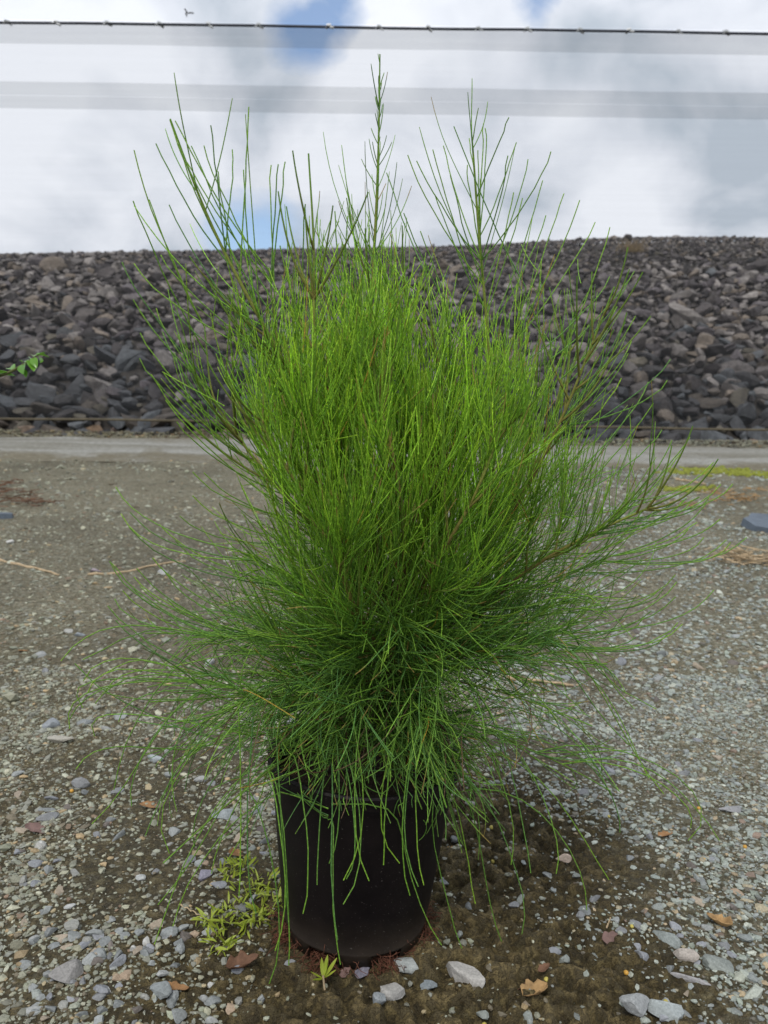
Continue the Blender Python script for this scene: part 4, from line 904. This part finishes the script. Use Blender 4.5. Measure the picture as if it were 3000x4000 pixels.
# slates, moss, litter
def slab(name, u, v, w, d, h, rz, label, seed, mat=M_SLATE, tilt=(0, 0)):
    r = np.random.default_rng(seed); n = 11; a = np.linspace(0, 2 * np.pi, n, endpoint=False) + r.normal(0, .16, n); rad = r.uniform(.72, 1.05, n)
    x, y = np.cos(a) * rad * w / 2, np.sin(a) * rad * d / 2; V = [(x[i], y[i], 0) for i in range(n)] + [(x[i] * .96, y[i] * .96, h) for i in range(n)] + [(0, 0, h * 1.15)]
    q4 = [(i, (i + 1) % n, n + (i + 1) % n, n + i) for i in range(n)]; q3 = [(n + i, n + (i + 1) % n, 2 * n) for i in range(n)]
    p_ = gpos(u, v); o = obj(name, mesh(name, V, [np.array(q4), np.array(q3)]), mat); o.location = (p_[0], p_[1], p_[2] - 0.004); o.rotation_euler = (tilt[0], tilt[1], rz); tag(o, label, 'slate')
    return o
slab('slate_slab', 3020, 2065, .36, .30, .045, -.3, 'large blue-grey slate slab lying on the right gravel', 3, tilt=(.22, .10))
slab('slate_piece', 5, 2020, .16, .08, .03, 0, 'small blue-grey slate piece in the leaf litter on the left', 4)
def patch(name, pts, n, h, rmul, mat, label, flat=False):
    P = np.array([gpos(u, v) for u, v in pts]); c = P[rng.integers(len(P), size=n)]; sp_ = np.stack([rng.normal(0, .085, n), rng.normal(0, .05, n)], 1) * rmul
    x, y = c[:, 0] + sp_[:, 0], c[:, 1] + sp_[:, 1]; z = gz(x, y)
    if not flat:
        B = np.stack(VAR)[rng.integers(0, 24, n)] * (h * rng.uniform(.5, 1.2, n))[:, None, None] * np.array([1.4, 1.4, .8]); V = B + np.stack([x, y, z], 1)[:, None]
        Fc = (ICO1F[None] + (np.arange(n) * len(ICO1))[:, None, None]).reshape(-1, 3); me = mesh(name, V.reshape(-1, 3), Fc, None, True)
    else:
        a = rng.uniform(0, 6.28, n); ln = h * rng.uniform(.5, 1.4, n); dv_ = np.stack([np.cos(a), np.sin(a), rng.normal(0, .15, n)], 1) * ln[:, None]; m = np.stack([x, y, z + .012 + rng.uniform(0, .02, n)], 1)
        V, q = tubes(np.stack([m - dv_, m, m + dv_], 1), np.full((n, 3), .0028), 3); me = mesh(name, V, q)
    o = obj(name, me, mat); tag(o, label, None, None, 'stuff'); return o
patch('moss', [(2680, 1845), (2740, 1835), (2800, 1832), (2860, 1840), (2900, 1845), (2950, 1850)], 420, .02, 1.25, M_MOSS, 'yellow-green moss on the ground by the track')
patch('moss', [(2660, 1910), (2700, 1905)], 120, .018, .8, M_MOSS, 'faint yellow moss beside the pale dry stalk')
patch('leaf_litter', [(0, 1925), (40, 1940), (90, 1960), (130, 1975), (20, 1900), (-40, 1930)], 150, .035, 1.2, M_DEAD[1], 'dark brown leaf litter heap on the left', True)
patch('straw_litter', [(2850, 2190), (2920, 2180), (2980, 2200), (3020, 2210)], 110, .05, 1.0, M_DRY, 'loose straw on the right gravel', True)
patch('leaf_litter', [(2800, 1930), (2860, 1960), (2920, 1950), (2700, 1980), (2980, 1920)], 170, .02, 1.0, M_DEAD[0], 'tan leaf litter below the moss', True)

# leafy shrub reaching in from the left
sb = np.array([-1.35, 2.0, float(gz(-1.35, 2.0))]); sh = empty('leafy_shrub', tuple(sb)); tag(sh, 'broad-leaved shrub whose glossy leafy shoot reaches in over the track', 'shrub')
SHL = leaf_mesh('leaf', 0.050, 0.0125, -0.5, 8, .25); SHL.materials.append(M_SHRUB)
def shoot(pts, leaves):
    P = spline([sb] + pts, 24); V, q = tubes((P - sb)[None], np.linspace(.007, .0016, 24)[None], 6); obj('stem', mesh('stem', V, q, {'col': np.repeat(np.array([[.12, .13, .05]]), 24 * 6, 0)}, True), M_BARK, sh)
    for t, az, el, s in leaves:
        p_, T = on_axis(P, np.array([t])); o = bpy.data.objects.new('leaf', SHL); COL.objects.link(o); o.parent = sh; o.location = p_[0] - sb
        o.rotation_euler = (rng.normal(0, .4), -el, R(az)); o.scale = (s, s, s)
tipa = at_y(150, 1385, 2.0)
shoot([np.array([-1.34, 2.0, .55]), at_y(-150, 1540, 2.0), at_y(20, 1462, 2.0), at_y(90, 1425, 2.0), tipa],
      [(.99, 10, .1, .7), (.985, -40, -.4, .8), (.98, 70, .6, .65), (.95, 120, .5, .7), (.93, -60, -.5, .85), (.90, 100, .35, .8), (.88, -50, -.4, 1.0), (.84, 130, .4, .9), (.81, -80, -.4, 1.0), (.78, 60, .4, .9), (.72, -30, -.3, 1), (.68, 140, .4, 1), (.62, 200, .2, 1), (.55, 20, .3, 1), (.5, 250, .1, 1)])
shoot([np.array([-1.36, 2.02, .5]), at_y(-200, 1640, 2.02), at_y(-70, 1575, 2.02)], [(.99, -5, .15, 1.1), (.97, -30, -.2, 1.2), (.92, 60, .4, 1), (.86, 200, .2, 1), (.8, -70, -.2, 1), (.7, 90, .4, 1), (.6, 230, .1, 1)])
# debris caught on the roof netting
dpt = ray(740, 52); k_ = (TOP + 0.025 - CAM[2]) / dpt[2]; dp = CAM + dpt * k_
a = rng.normal(0, .02, (5, 3)); V, q = tubes(np.array([[(-.05, 0, .01), (-.02, .02, .012), (.02, .0, .01), (.07, .02, .012)], [(-.05, .0, .012), (-.04, -.05, .012), (-.045, -.09, .012), (-.05, -.12, .01)], [(-.055, .0, .012), (-.075, .05, .012), (-.07, .09, .012), (-.08, .12, .01)]]), np.full((3, 4), .011), 5)
o = obj('twig_debris', mesh('twig_debris', V, q), mat_plain('dark_debris', (.05, .045, .04), .8)); o.location = dp; o.scale = (.55, .55, .55); tag(o, 'small dark forked twig caught on the roof netting', 'twig')
